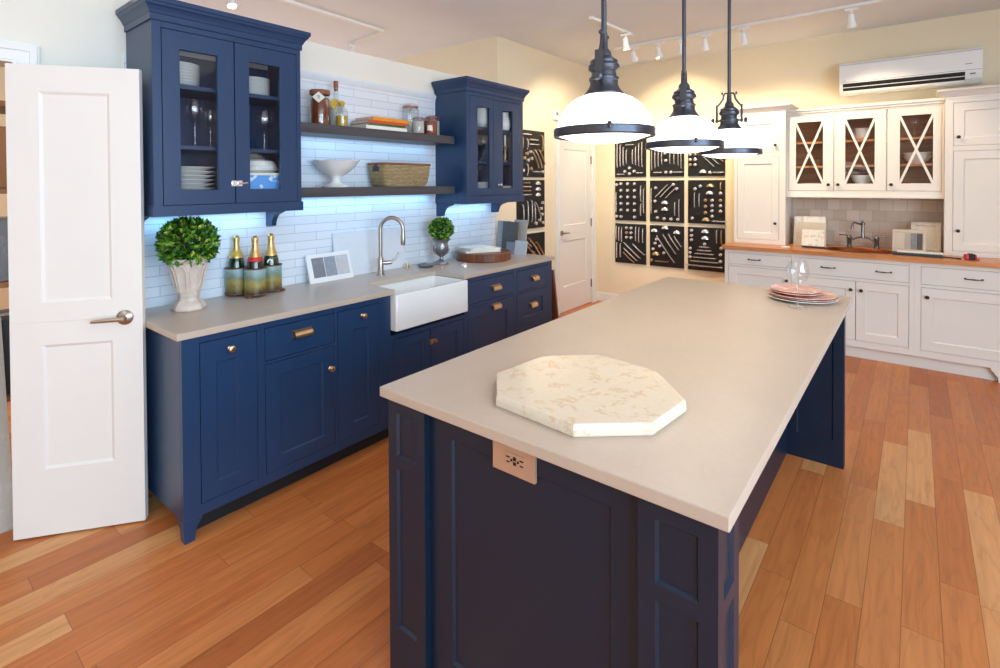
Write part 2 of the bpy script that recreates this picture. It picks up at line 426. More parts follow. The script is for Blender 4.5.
for k, (a, b) in enumerate([(-3.9, -2.5), (-2.2, -.8), (-.5, .9)]):
    f = MB()
    for (p, q, s, t) in [(a, a+.06, .5, 2.85), (b-.06, b, .5, 2.85), (a, b, .5, .56), (a, b, 2.79, 2.85), (a, b, 1.66, 1.70), ((a+b)/2-.02, (a+b)/2+.02, .5, 2.85)]:
        f.box(XR+.03, XR+.08, p, q, s, t)
    wo = struct('window_%d' % (k+1), f, M['trim'])
    struct('window_pane', MB().box(XR+.05, XR+.055, a+.05, b-.05, .55, 2.80), M['pane'], wo)
# backsplash tiles and cap moulding on the half wall
bs = struct('backsplash', MB().box(.0, .008, -.29, 2.612, .90, 2.19), M['tile'], wall_left)
cap = MB()
prof = [(0, 2.19), (.010, 2.19), (.014, 2.2), (.012, 2.212), (.02, 2.226), (.024, 2.246), (.016, 2.252), (.016, 2.262), (0, 2.266)]
cap.prism([(x, z) for x, z in prof], -.27, 2.612, 'y')
struct('trim_1', cap, M['tiletrim'], smooth=True)
# near door casing, far door casing, baseboards
def casing(mb, y0, y1, zt, xf, w=.09, t=.02):
    def loop(o0, o1, xa, xb):      # one mitred strip round the opening, between offsets o0 (inner) and o1 (outer)
        pts = lambda o: [(y0-o, 0), (y0-o, zt+o), (y1+o, zt+o), (y1+o, 0)]
        A, B_ = pts(o0), pts(o1)
        mb.prism(A+list(reversed(B_)), xa, xb, 'x')
    loop(0, w, xf, xf+t); loop(w-.036, w-.010, xf+t, xf+t+.009); loop(.008, .016, xf+t, xf+t+.004)
    return mb
struct('trim_2', casing(MB(), -1.55, -.70, 2.07, 0.0), M['trim'], bevel=.003)
struct('trim_3', casing(MB(), DY0, DY1, DZ, -.2, .08), M['trim'], bevel=.003)
struct('baseboard_back', MB().box(-.2, 1.56, YB-.016, YB, 0, .10).box(-.2, 1.56, YB-.011, YB, .10, .115), M['trim'], bevel=.003)
struct('baseboard_left', MB().box(-.2, -.184, 2.9, DY0-.08, 0, .115).box(-.2, -.184, DY1+.08, YB-.016, 0, .115), M['trim'], bevel=.003)
# doors
def two_panel_door(W, H, t=.036):
    mb = MB(); mid = .94
    sl = .117; sr = .117
    mb.panel(0, W, 0.004, mid, 0, t*.5, sl, sl, .292, .10, .008, .012)
    mb.panel(0, W, mid, H, 0, t*.5, sl, sl, .085, .115, .008, .012)
    m2 = MB(); m2.panel(0, W, .004, mid, 0, t*.5, sl, sl, .292, .10, .008, .012); m2.panel(0, W, mid, H, 0, t*.5, sl, sl, .085, .115, .008, .012)
    mb.add([(x, t-y, z) for x, y, z in m2.v], m2.f)
    return mb
def lever(parent, x, z, side=-1, mat='steel', ln=.115):
    mb = MB(); mb.lathe([(0, 0), (.033, 0), (.033, .006), (.026, .012), (.012, .016), (.011, .05), (0, .052)], 28, (x, 0, z), '-y')
    ro = build('handle', mb, M[mat], parent, smooth=True)
    l = MB(); l.tube([(x-side*.004, -.044, z), (x+side*.03, -.046, z), (x+side*ln*.6, -.044, z-.002), (x+side*ln, -.040, z-.004)], [.010, .0095, .0085, .0075], 12)
    build('lever', l, M[mat], ro, smooth=True)
    return ro
ang = math.atan2(.404, .292)
d1 = bpy.data.objects.new('door_1', None); COL.objects.link(d1); d1['kind'] = 'structure'
d1.location = (.022, -.726, .004); d1.rotation_euler = (0, 0, ang)
build('door_leaf', two_panel_door(.498, 2.058), M['doorpaint'], d1, bevel=.0015)
lever(d1, .430, .94, -1)
h = MB()
for z in (.25, 1.03, 1.82): h.lathe([(0, -.045), (.006, -.045), (.006, .045), (0, .045)], 12, (.004, .040, z))
build('hinge', h, M['steel'], d1, smooth=True)
d2 = bpy.data.objects.new('door_2', None); COL.objects.link(d2); d2['kind'] = 'structure'
d2.location = (-.205, DY0+.004, .006); d2.rotation_euler = (0, 0, R(90))
build('door_leaf', two_panel_door(DY1-DY0-.008, DZ-.01), M['doorpaint'], d2, bevel=.0015)
lever(d2, .07, .94, 1, 'steel')
h = MB()
for z in (.25, 1.03, 1.82): h.lathe([(0, -.05), (.007, -.05), (.007, .05), (0, .05)], 12, (DY1-DY0-.005, -.005, z))
build('hinge', h, M['bronze'], d2, smooth=True)

# ------------------------------------------------------------------ cabinet pieces
def knob_mb(r=.015):
    return MB().lathe([(0, 0), (r*.75, 0), (r*.7, .003), (r*.4, .006), (r*.38, .013), (r*.8, .017), (r, .022), (r*.9, .027), (r*.5, .030), (0, .031)], 20, axis='-y')
def cup_mb(w=.085):
    mb = MB(); n = 8
    # hooded bin pull: quarter-round hood with end caps
    pts = [(0, .022), (-.012, .020), (-.022, .012), (-.026, 0), (-.026, -.012), (-.022, -.012), (-.021, -.002), (-.016, .008), (-.009, .014), (0, .016)]
    mb.prism([(y, z) for y, z in pts], -w/2, w/2, 'x')
    for s in (-1, 1): mb.prism([(0, .022), (-.012, .020), (-.022, .012), (-.026, 0), (-.026, -.012), (0, -.012)], s*w/2-(.003 if s > 0 else 0), s*w/2+(0 if s > 0 else .003), 'x')
    mb.box(-w/2-.006, w/2+.006, -.002, 0, .016, .026)
    return mb
def barpull_mb(w=.1):
    mb = MB(); k = [(-w/2, -.004, 0), (-w/2+.004, -.02, 0), (-w/4, -.027, .0), (0, -.029, 0), (w/4, -.027, 0), (w/2-.004, -.02, 0), (w/2, -.004, 0)]
    mb.tube(k, [.0045, .004, .004, .0055, .004, .004, .0045], 10)
    for s in (-1, 1): mb.lathe([(0, 0), (.008, 0), (.007, .004), (0, .005)], 14, (s*w/2, 0, 0), '-y')
    return mb
def fit(parent, mb, mat, x, y, z, name='knob', **kw):
    o = build(name, mb, mat, parent, smooth=True, **kw); o.location = (x, y, z); return o
T = .02
def front(root, name, x0, x1, z0, z1, mat, st, rec=True, y0=-.001, rails=None, hole=False):
    g = .0025; l, r, b, t = st if isinstance(st, tuple) else (st,)*4
    mb = MB()
    if rec or hole: mb.panel(x0+g, x1-g, z0+g, z1-g, y0, y0+T, l, r, b, t, .009, .004, hole)
    else: mb.box(x0+g, x1-g, y0, y0+T, z0+g, z1-g)
    return build(name, mb, mat, root, bevel=.0012, seg=1)
def case(root, W, z0, z1, D, openings, mat, back=T, solid=True, extra=None, name='cabinet_case', inner=None):
    mb = MB(); mb.frame_cells(0, W, z0, z1, 0, T, openings)
    if solid: mb.box(0, W, T+.001, D, z0, z1)
    else:
        t = .018
        mb.box(0, t, T, D, z0, z1); mb.box(W-t, W, T, D, z0, z1)
        mb.box(t, W-t, T, D, z1-t, z1); 
        mb.box(t, W-t, D-.008, D, z0, z1)
    if extra: extra(mb)
    return build(name, mb, mat, root, bevel=.001, seg=1)

# ------------------------------------------------------------------ blue base run (front faces +x, local x = world y)
BX = .625
def blue_unit(label, y0, y1, name='base_cabinet'):
    return thing(name, label, 'cabinet', (BX, y0, 0), R(90), 'navy base cabinets under the stone worktop'), y1-y0
Z0, Z1 = .095, .8835
D = .60
# A: narrow pull-out with foot
rt_, W = blue_unit('narrow navy base cabinet at the left end with single knob and tapered foot', -.277, .067)
def footA(mb):
    mb.prism([(0, Z0), (.072, Z0), (.072, .085), (.052, .055), (.044, 0), (.004, 0), (0, .06)], 0, .02, 'y')
    mb.prism([(.0201, Z0), (.085, Z0), (.06, .08), (.046, .02), (.038, 0), (.0201, 0)], .0039, .02, 'x'); mb.prism([(.0201, Z0), (.085, Z0), (.06, .08), (.054, .06), (.0201, .06)], 0, .0039, 'x')
    mb.prism([(D-.09, Z0), (D, Z0), (D, 0), (D-.045, 0), (D-.06, .07)], 0, .02, 'x')
case(rt_, W, Z0, Z1, D, [(.071, .325, .145, .85)], M['navy'], extra=footA)
dr = front(rt_, 'door', .071, .325, .145, .85, M['navy'], (.066, .088, .07, .10))
fit(dr, knob_mb(.016), M['gold'], .200, -.001, .797)
build('toe_kick', MB().box(.02, W, .07, .085, 0, Z0), M['toe'], rt_)
# B
rt_, W = blue_unit('navy base cabinet with a drawer and brass bin pull above a single knobbed door', .067, .475)
case(rt_, W, Z0, Z1, D, [(.018, .402, .145, .675), (.018, .402, .69, .85)], M['navy'])
dw = front(rt_, 'drawer', .018, .402, .69, .85, M['navy'], 0, rec=False)
fit(dw, cup_mb(.1), M['gold'], .212, -.001, .782, 'cup_pull')
dr = front(rt_, 'door', .018, .402, .145, .675, M['navy'], (.075, .07, .065, .065))
fit(dr, knob_mb(.016), M['gold'], .372, -.001, .56)
build('toe_kick', MB().box(0, W, .07, .085, 0, Z0), M['toe'], rt_)
# C
rt_, W = blue_unit('slim navy pull-out base cabinet left of the sink with one knob near its top', .475, .84)
case(rt_, W, Z0, Z1, D, [(.01, .29, .145, .85)], M['navy'])
dr = front(rt_, 'door', .01, .29, .145, .85, M['navy'], (.10, .075, .07, .115))
fit(dr, knob_mb(.016), M['gold'], .172, -.001, .80)
build('toe_kick', MB().box(0, W, .07, .085, 0, Z0), M['toe'], rt_)
# D sink base
rt_, W = blue_unit('navy sink base cabinet with two doors and a brass latch below the apron sink', .84, 1.51)
ZS = .635
case(rt_, W, Z0, ZS, D, [(.03, .335, .145, .61), (.335, .645, .145, .61)], M['navy'],
     extra=lambda mb: (mb.box(0, .010, 0, D, ZS, Z1), mb.box(W-.018, W, 0, D, ZS, Z1)))
dl = front(rt_, 'door', .03, .3345, .145, .61, M['navy'], .062)
dr = front(rt_, 'door', .3355, .645, .145, .61, M['navy'], .062)
lt = MB(); lt.box(-.022, .028, -.004, 0, -.012, .012); lt.lathe([(0, 0), (.008, 0), (.008, .012), (.011, .014), (.011, .02), (0, .021)], 16, (.012, 0, 0), '-y'); lt.box(-.024, -.006, -.014, -.004, -.012, .012); lt.box(-.03, -.012, -.008, 0, -.016, .016)
fit(dr, lt, M['gold'], .352, -.001, .525, 'latch')
build('toe_kick', MB().box(0, W, .07, .085, 0, Z0), M['toe'], rt_)
# E
rt_, W = blue_unit('navy base cabinet right of the sink with a drawer above a tall pull-out front', 1.51, 2.08)
case(rt_, W, Z0, Z1, D, [(.02, .55, .145, .672), (.02, .55, .69, .85)], M['navy'])
dw = front(rt_, 'drawer', .02, .55, .69, .85, M['navy'], 0, rec=False); fit(dw, cup_mb(.095), M['gold'], .325, -.001, .765, 'cup_pull')
dr = front(rt_, 'door', .02, .55, .145, .672, M['navy'], .085); fit(dr, cup_mb(.095), M['gold'], .325, -.001, .625, 'cup_pull')
build('toe_kick', MB().box(0, W, .07, .085, 0, Z0), M['toe'], rt_)
# F
rt_, W = blue_unit('navy drawer base cabinet at the right end beside the white door', 2.08, 2.60)
def footF(mb):
    mb.prism([(W-.08, Z0), (W, Z0), (W, 0), (W-.042, 0), (W-.055, .055)], 0, .02, 'y')
case(rt_, W, Z0, Z1, D, [(.02, .46, .145, .385), (.02, .46, .40, .672), (.02, .46, .69, .85)], M['navy'], extra=footF)
dw = front(rt_, 'drawer', .02, .46, .69, .85, M['navy'], 0, rec=False); fit(dw, cup_mb(.09), M['gold'], .255, -.001, .762, 'cup_pull')
dw = front(rt_, 'drawer', .02, .46, .40, .672, M['navy'], (.08, .08, .07, .07)); fit(dw, cup_mb(.09), M['gold'], .245, .008, .545, 'cup_pull')
dw = front(rt_, 'drawer', .02, .46, .145, .385, M['navy'], (.08, .08, .07, .07)); fit(dw, cup_mb(.09), M['gold'], .245, .008, .27, 'cup_pull')
build('toe_kick', MB().box(0, W-.06, .07, .085, 0, Z0), M['toe'], rt_)

# worktop with the sink cut-out, one slab mesh
wk = MB()
ol = [(.010, -.303), (.65, -.303), (.65, .862), (.37, .862), (.37, 1.472), (.65, 1.472), (.65, 2.607), (.010, 2.607)]
wk.prism(ol, .884, .914, 'z')
one('stone_worktop', wk, M['quartz'], 'long beige stone worktop over the navy base cabinets along the tiled wall', 'worktop', bevel=.003)

# apron sink
SY0, SY1, SX0, SX1 = .852, 1.482, .34, .675
sk = MB(); n = 6
def rrect(x0, x1, y0, y1, r, k=5):
    return (arc(x1-r, y1-r, r, 0, 90, k)+arc(x0+r, y1-r, r, 90, 180, k)+arc(x0+r, y0+r, r, 180, 270, k)+arc(x1-r, y0+r, r, 270, 360, k))
zt = .882; zb = .670
rings = [(rrect(SX0, SX1, SY0, SY1, .012), zb), (rrect(SX0, SX1, SY0, SY1, .012), zt-.006), (rrect(SX0+.004, SX1-.004, SY0+.004, SY1-.004, .010), zt),
         (rrect(SX0+.018, SX1-.022, SY0+.018, SY1-.018, .012), zt), (rrect(SX0+.022, SX1-.026, SY0+.022, SY1-.022, .016), zt-.008),
         (rrect(SX0+.030, SX1-.034, SY0+.03, SY1-.03, .03), zb+.035), (rrect(SX0+.06, SX1-.06, SY0+.06, SY1-.06, .03), zb+.022)]
m_ = len(rings[0][0]); vs = [(x, y, z) for ring, z in rings for x, y in ring]; fs = [tuple(range(m_)), tuple(range((len(rings)-1)*m_, len(rings)*m_))]
for a in range(len(rings)-1):
    for i in range(m_): fs.append((a*m_+i, a*m_+(i+1) % m_, (a+1)*m_+(i+1) % m_, (a+1)*m_+i))
sk.add([(x-SX0, y-SY0, z-zb) for x, y, z in vs], fs)
s_ = thing('apron_sink', 'white farmhouse apron sink set into the navy base cabinets', 'sink', (SX0, SY0, zb))
build('basin', sk, M['porcelain'], s_, smooth=True, angle=50)
build('drain', MB().lathe([(0, .022), (.045, .022), (.045, .026), (.036, .027), (.03, .024), (0, .023)], 24, (.17, .315, 0)), M['steel'], s_, smooth=True)

# faucet
fx, fy = .185, 1.128
t_ = thing('kitchen_faucet', 'tall gooseneck brushed nickel faucet behind the apron sink', 'faucet', (fx, fy, .914))
build('faucet_body', MB().lathe([(0, 0), (.029, 0), (.029, .006), (.022, .012), (.020, .05), (.020, .11), (.016, .118), (.0145, .124), (0, .124)], 24), M['steel'], t_, smooth=True)
dx, dy = .80, .60; rr = .078; H1 = .315
path = [(0, 0, .12), (0, 0, .2), (0, 0, H1)]+[((1-math.cos(R(a)))*rr*dx, (1-math.cos(R(a)))*rr*dy, H1+rr*math.sin(R(a))) for a in range(15, 181, 15)]+[(2*rr*dx, 2*rr*dy, H1-.04)]
build('spout', MB().tube(path, .0135, 14), M['steel'], t_, smooth=True)
build('spray_head', MB().lathe([(0, H1-.11), (.014, H1-.11), (.0165, H1-.1), (.0165, H1-.05), (.0145, H1-.035), (0, H1-.035)], 18, (2*rr*dx, 2*rr*dy, 0)), M['steel'], t_, smooth=True)
hd = MB(); hd.tube([(0, 0, .082), (.02, .035, .082), (.038, .066, .084)], .015, 14); hd.tube([(.034, .058, .085), (.048, .085, .105), (.062, .11, .148)], [.009, .008, .007], 12)
build('handle', hd, M['steel'], t_, smooth=True)
# small fittings on the worktop
one('brass_tap_hole_cap', MB().lathe([(0, 0), (.016, 0), (.016, .004), (.011, .008), (.011, .022), (.014, .026), (.013, .034), (0, .036)], 18), M['gold'],
    'small brass knob-like cap on the worktop just right of the faucet', 'cap', (.115, 1.43, .914), smooth=True)
gd = MB(); gd.lathe([(0, .004), (.03, .002), (.05, .004), (.062, .014), (.066, .022), (.063, .024), (.055, .016), (.03, .009), (0, .009)], 26)
one('smoked_glass_dish', gd, M['silver'], 'shallow grey dish lying on the worktop beside the sink', 'dish', (.19, 1.55, .914), smooth=True)
one('brass_hole_cover', MB().lathe([(0, 0), (.013, 0), (.013, .010), (.01, .013), (0, .014)], 18), M['gold'], 'low brass button set in the worktop between the grey dish and the chrome button', 'cover', (.30, 1.61, .914), smooth=True)
one('chrome_air_switch', MB().lathe([(0, 0), (.027, 0), (.027, .012), (.022, .02), (.02, .024), (0, .026)], 22), M['chrome'], 'round chrome button on the worktop right of the sink', 'button', (.41, 1.735, .914), smooth=True)

# ------------------------------------------------------------------ floating shelves
for z, lb in ((1.845, 'upper charcoal floating shelf with jars, bottles and books'), (1.46, 'lower charcoal floating shelf with the white compote and basket')):
    one('floating_shelf', MB().box(0, .245, 0, 1.335, 0, .058), M['shelfwood'], lb, 'shelf', (.0085, .463, z), bevel=.002, group='charcoal floating shelves')

# ------------------------------------------------------------------ blue upper cabinets
def crown(mb, W, D, z, pr=.042, h=.10):
    # stacked profile round front and both sides
    st = [(.008, 0), (.008, .028), (.012, .032), (.016, .042), (.024, .056), (.033, .066), (.036, .074), (pr, .079), (pr, h)]
    vs = []; m = len(st)
    for p, q in st: vs += [(-p, D, z+q), (-p, -p, z+q), (W+p, -p, z+q), (W+p, D, z+q)]
    fs = []
    for a in range(m-1):
        for i in range(4): fs.append((a*4+i, a*4+(i+1) % 4, (a+1)*4+(i+1) % 4, (a+1)*4+i))
    fs += [(0, 1, 2, 3), tuple((m-1)*4+i for i in range(4))]
    return mb.add(vs, fs)
def corbel(dep=.17, h=.10):
    return [(0, 0), (dep, 0), (dep, -.014), (dep-.018, -.016)]+[(dep-.022+.078*math.cos(R(a)), -h+.078*math.sin(R(a))) for a in range(95, 181, 12)]+[(.045, -h-.004), (0, -h-.004)]
def blue_upper(label, y0, W, z0, z1, openings, glass, shelves, knobs, latch=None):
    root = thing('wall_cabinet', label, 'cabinet', (.35, y0, z0), R(90))
    D = .3405; H = z1-z0
    def ex(mb):
        mb.box(-.006, W+.006, -.008, D, 0, .05); mb.box(.018, W-.018, .02, D, .05, .066)
        for zz in shelves: mb.box(.018, W-.018, .045, D-.008, zz-z0-.02, zz-z0)
    case(root, W, 0, H, D, [(a, b, c-z0, d-z0) for a, b, c, d in openings], M['navy'], solid=False, extra=ex)
    for (a, b, c, d), (ga, gb, gc, gd_) in zip(openings, glass):
        dr = front(root, 'door', a, b, c-z0, d-z0, M['navy'], (ga-a, b-gb, gc-c, d-gd_), hole=True)
        build('pane', MB().box(ga-.006, gb+.006, .009, .012, gc-z0-.006, gd_-z0+.006), M['pane'], dr)
        if knobs.get((a, b)): kx, kz = knobs[(a, b)]; fit(dr, knob_mb(.014), M['chrome'], kx, -.001, kz-z0)
        if latch and a < latch[0] < b:
            l = MB(); l.box(-.028, .0, -.005, 0, -.014, .014); l.box(.004, .026, -.005, 0, -.014, .014); l.lathe([(0, 0), (.009, 0), (.009, .014), (0, .016)], 16, (.004, 0, 0), '-y'); l.tube([(.0, -.012, 0), (.03, -.012, 0), (.05, -.011, .002)], .005, 8); l.box(-.026, -.008, -.012, -.005, -.006, .006)
            fit(dr, l, M['chrome'], latch[0], -.001, latch[1]-z0, 'latch')
    build('crown_moulding', crown(MB(), W, D, H), M['navy'], root, bevel=.001, seg=1)
    for xx in (.004, W-.034):
        c = MB(); c.prism([(D-p, q) for p, q in corbel()], xx, xx+.03, 'x'); build('corbel', c, M['navy'], root, bevel=.002)
    lt = MB().box(.06, W-.06, D-.07, D-.03, -.012, -.001); build('under_cabinet_light', lt, M['plastic'], root)
    return root
blue_upper('large navy wall cabinet with two glass doors above the potted topiary', -.283, .73, 1.393, 2.29,
           [(.038, .366, 1.442, 2.262), (.366, .706, 1.442, 2.262)], [(.112, .287, 1.512, 2.178), (.438, .61, 1.512, 2.178)], [2.02, 1.73], {}, (.372, 1.545))
blue_upper('smaller navy wall cabinet with two narrow glass doors right of the floating shelves', 1.83, .738, 1.378, 2.255,
           [(.036, .328, 1.44, 2.225), (.328, .692, 1.44, 2.225)], [(.125, .278, 1.497, 2.152), (.448, .59, 1.497, 2.152)], [1.995, 1.72], {(.328, .692): (.397, 1.525)})
# under-cabinet lamps
def area(name, loc, rot, sx, sy, power, color, spread=PI):
    l = bpy.data.lights.new(name, 'AREA'); l.shape = 'RECTANGLE'; l.size = sx; l.size_y = sy; l.energy = power; l.color = color; l.spread = spread
    o = bpy.data.objects.new(name, l); COL.objects.link(o); o.location = loc; o.rotation_euler = rot; return o
UC = (.22, .55, 1.0)
area('under_cabinet_lamp', (.06, .08, 1.378), (0, 0, R(90)), .6, .03, .8, UC)
area('under_cabinet_lamp', (.06, 2.18, 1.362), (0, 0, R(90)), .6, .03, .8, UC)
area('under_shelf_lamp', (.06, 1.13, 1.457), (0, 0, R(90)), 1.2, .03, 1.5, UC)
area('under_shelf_lamp', (.06, 1.13, 1.842), (0, 0, R(90)), 1.2, .03, .7, UC)
# ------------------------------------------------------------------ dishes helpers
def plate_mb(r, t=.018, n=32):
    return MB().lathe([(0, 0), (r*.58, 0), (r*.6, .002), (r*.92, t-.004), (r, t-.001), (r*.99, t+.001), (r*.9, t-.001), (r*.62, .006), (r*.3, .005), (0, .005)], n)
def bowl_mb(r, h, n=32):
    return MB().lathe([(0, 0), (r*.5, 0), (r*.52, .006), (r*.8, h*.45), (r*.97, h*.9), (r, h), (r*.96, h), (r*.9, h*.8), (r*.72, h*.42), (r*.4, .012), (0, .010)], n)
def wineglass(name, label, loc, h=.23, r=.045, foot=.038, bowl=.11, group=None, dome=1.0):
    t = thing(name, label, 'glass', loc, 0, group); zb = h-bowl
    build('foot', MB().lathe([(0, 0), (foot, 0), (foot, .002), (foot*.5, .005), (.006, .010), (0, .010)], 28), M['crystal'], t, smooth=True)
    build('stem', MB().lathe([(.006, .009), (.004, .02), (.0038, zb*.7), (.006, zb*.9), (.010, zb)], 16), M['crystal'], t, smooth=True)
    pr = [(.004, zb-.004), (r*.45, zb+bowl*.06), (r*.85, zb+bowl*.27), (r, zb+bowl*.48), (r*.93, zb+bowl*.75), (r*.74, h)]
    build('bowl', MB().lathe(pr, 32), M['crystal'], t, smooth=True)
    return t
def stack(n, mb, mat, loc, step, name, label, cat, group):
    o = one(name, mb, mat, label, cat, loc, group=group, smooth=True)
    for k in range(1, n):
        c = o.copy(); COL.objects.link(c); c.location = (loc[0], loc[1], loc[2]+k*step)
    return o
# left blue cabinet contents
stack(8, plate_mb(.098, .016), M['china'], (.165, -.112, 2.021), .0145, 'side_plate', 'white side plate in the stack on the top shelf behind the left glass door', 'plate', 'side plates behind the left glass door')
stack(8, plate_mb(.088, .016), M['china'], (.165, .268, 2.021), .0125, 'bread_plate', 'white plate in the stack on the top shelf behind the latched glass door', 'plate', 'plates behind the latched glass door')
stack(8, plate_mb(.128, .02), M['china'], (.165, -.075, 1.4605), .021, 'dinner_plate', 'white dinner plate in the large stack at the bottom of the left blue cabinet', 'plate', 'dinner plates at the bottom of the blue cabinet')
pl = plate_mb(.118, .016)
one('standing_plate', pl, M['china'], 'white plate standing upright behind the stack of dinner plates', 'plate', (.013, -.165, 1.5785), (0, R(88), 0), smooth=True)
wineglass('wine_glass', 'tall wine glass at the middle shelf centre behind the left glass door', (.20, -.048, 1.731), .245, .046, .036, .125)
wineglass('wine_glass', 'wine glass at the hinge side of the middle shelf in the left blue cabinet', (.17, -.155, 1.731), .215, .04, .034, .10)
wineglass('wine_glass', 'slender wine glass near the middle of the blue cabinet behind the left door', (.18, .035, 1.731), .20, .036, .034, .09)
wineglass('brandy_glass', 'large balloon wine glass on the middle shelf behind the latched glass door', (.205, .31, 1.731), .225, .058, .04, .12)
bx = thing('printed_box', 'blue and white printed box at the bottom of the left blue cabinet', 'box', (.23, .18, 1.4605))
build('box_body', MB().box(-.12, .06, 0, .22, 0, .128), M['bluebox'], bx, bevel=.002)
build('box_lid', MB().box(-.122, .062, -.002, .222, .128, .142), M['cream'], bx, bevel=.002)
db = MB(); db.lathe([(0, 0), (.08, 0), (.1, .012), (.112, .016), (.112, .020), (.104, .024), (.1, .04), (.085, .064), (.06, .074), (0, .078)], 32)
one('covered_dish', db, M['china'], 'white covered butter dish sitting on the blue printed box', 'dish', (.165, .292, 1.6035), smooth=True)
# right blue cabinet contents
stack(6, bowl_mb(.078, .05), M['china'], (.235, 2.15, 1.996), .022, 'soup_bowl', 'white bowl in the stack on the top shelf of the smaller blue cabinet', 'bowl', 'bowls in the smaller blue cabinet')
pt = thing('white_pitcher', 'white pitcher on the top shelf behind the right narrow glass door', 'pitcher', (.24, 2.43, 1.996))
build('pitcher_body', MB().lathe([(0, 0), (.045, 0), (.06, .02), (.066, .06), (.05, .11), (.045, .14), (.05, .155), (.046, .155), (.042, .14), (.046, .11), (.06, .06), (.05, .015), (0, .01)], 28), M['china'], pt, smooth=True)
build('handle', MB().tube([(0, .045, .135), (0, .085, .13), (0, .095, .09), (0, .06, .05)], .007, 10), M['china'], pt, smooth=True)
stack(6, plate_mb(.09, .018), M['china'], (.232, 2.165, 1.445), .017, 'salad_plate', 'white plate in the stack behind the left narrow glass door', 'plate', 'plates behind the left narrow door')
stack(4, plate_mb(.085, .018), M['china'], (.235, 2.45, 1.445), .017, 'salad_plate', 'white plate in the stack behind the right narrow glass door', 'plate', 'plates behind the right narrow door')
wineglass('wine_glass', 'wine glass on the middle shelf behind the left narrow glass door', (.235, 2.16, 1.721), .21, .042, .036, .10)
cd = thing('brass_candlestick', 'brass candlestick on the middle shelf behind the right narrow glass door', 'candlestick', (.24, 2.45, 1.721))
build('candlestick', MB().lathe([(0, 0), (.04, 0), (.038, .008), (.015, .016), (.01, .03), (.014, .06), (.008, .08), (.012, .12), (.02, .135), (.016, .145), (0, .145)], 24), M['gold'], cd, smooth=True)
build('candle', MB().lathe([(0, .145), (.01, .145), (.01, .235), (.002, .24), (0, .24)], 14), M['cream'], cd, smooth=True)

# ------------------------------------------------------------------ things on the floating shelves
ZS1, ZS2 = 1.9035, 1.5185
def clip_jar(label, loc, r, h, fillmat, fh, name='clip_top_jar', lidmat='jarglass', label_tag=None):
    t = thing(name, label, 'jar', loc)
    pr = [(.0, .002), (r*.92, 0), (r, .008), (r, h*.78), (r*.86, h*.86), (r*.84, h*.9)]
    build('jar_body', MB().lathe(pr, 28), M['jarglass'], t, smooth=True)
    if fillmat: build('contents', MB().lathe([(0, .006), (r*.93, .006), (r*.95, .012), (r*.95, fh), (0, fh+.003)], 24), M[fillmat], t, smooth=True)
    build('rubber_seal', MB().lathe([(r*.8, h*.9), (r*.93, h*.9), (r*.93, h*.925), (r*.8, h*.925)], 28), M['orangered'], t, smooth=True)
    build('lid', MB().lathe([(0, h*.93), (r*.88, h*.93), (r*.9, h*.96), (r*.75, h), (0, h)], 28), M[lidmat], t, smooth=True)
    w = MB(); w.tube([(r*.95*math.cos(a), r*.95*math.sin(a), h*.84) for a in [2*PI*i/24 for i in range(25)]], .0016, 6)
    w.tube([(r*.7, -r*.75, h*.84), (r*.85, -r*.86, h*.7), (r*.9, -r*.7, h*.93)], .0018, 6)
    build('wire_clasp', w, M['steel'], t, smooth=True)
    if label_tag:
        g = MB()
        a0 = R(-52)
        vs = []
        for i in range(7):
            a = a0+(i-3)*.12
            vs += [((r+.0012)*math.cos(a), (r+.0012)*math.sin(a), h*.22), ((r+.0012)*math.cos(a), (r+.0012)*math.sin(a), h*.5)]
        vs2 = [(x*.985, y*.985, z) for x, y, z in vs]
        fs = [(2*i, 2*i+2, 2*i+3, 2*i+1) for i in range(6)]+[(14+2*i, 14+2*i+1, 14+2*i+3, 14+2*i+2) for i in range(6)]
        fs += [(2*i, 14+2*i, 14+2*i+2, 2*i+2) for i in range(6)]+[(2*i+1, 2*i+3, 14+2*i+3, 14+2*i+1) for i in range(6)]+[(0, 1, 15, 14), (12, 26, 27, 13)]
        g.add(vs+vs2, fs); build('paper_label', g, M['cream'], t, smooth=True)
    return t
# amber preserve jar with a diamond tag
t = thing('preserve_jar', 'tall jar of dark amber preserve with a white diamond tag', 'jar', (.135, .705, ZS1))
build('contents', MB().lathe([(0, .004), (.056, .004), (.058, .01), (.058, .16), (.05, .175), (0, .176)], 28), M['amber'], t, smooth=True)
build('jar_body', MB().lathe([(0, 0), (.06, 0), (.063, .008), (.063, .17), (.05, .19), (.05, .205)], 28), M['jarglass'], t, smooth=True)
build('lid', MB().lathe([(.052, .192), (.06, .192), (.062, .2), (.062, .214), (.058, .222), (0, .224)], 28), M['cork'], t, smooth=True)
c = Vector((.78, -.62, 0)).normalized(); s_ = Vector((.62, .78, 0)); ctr = Vector((0, 0, .17))+c*.066
tg = MB(); q = .034
tg.add([tuple(ctr+s_*a*q*1.15+Vector((0, 0, b*q))+c*o) for o in (0, .002) for a, b in ((-1, 0), (0, -1), (1, 0), (0, 1))], [(0, 1, 2, 3), (7, 6, 5, 4), (0, 1, 5, 4), (1, 2, 6, 5), (2, 3, 7, 6), (3, 0, 4, 7)])
to = build('paper_tag', tg, M['cream'], t)
ik = MB()
for (a0, b0, a1, b1) in ((-.25, .2, .1, .32), (.1, .32, .22, .05), (.22, .05, -.05, -.1), (-.05, -.1, .18, -.3), (-.2, -.05, .05, .1)):
    p0 = ctr+s_*a0*q+Vector((0, 0, b0*q))+c*.0025; p1 = ctr+s_*a1*q+Vector((0, 0, b1*q))+c*.0025; ik.tube([p0, p1], .0012, 5)
build('ink_mark', ik, M['slate'], to)
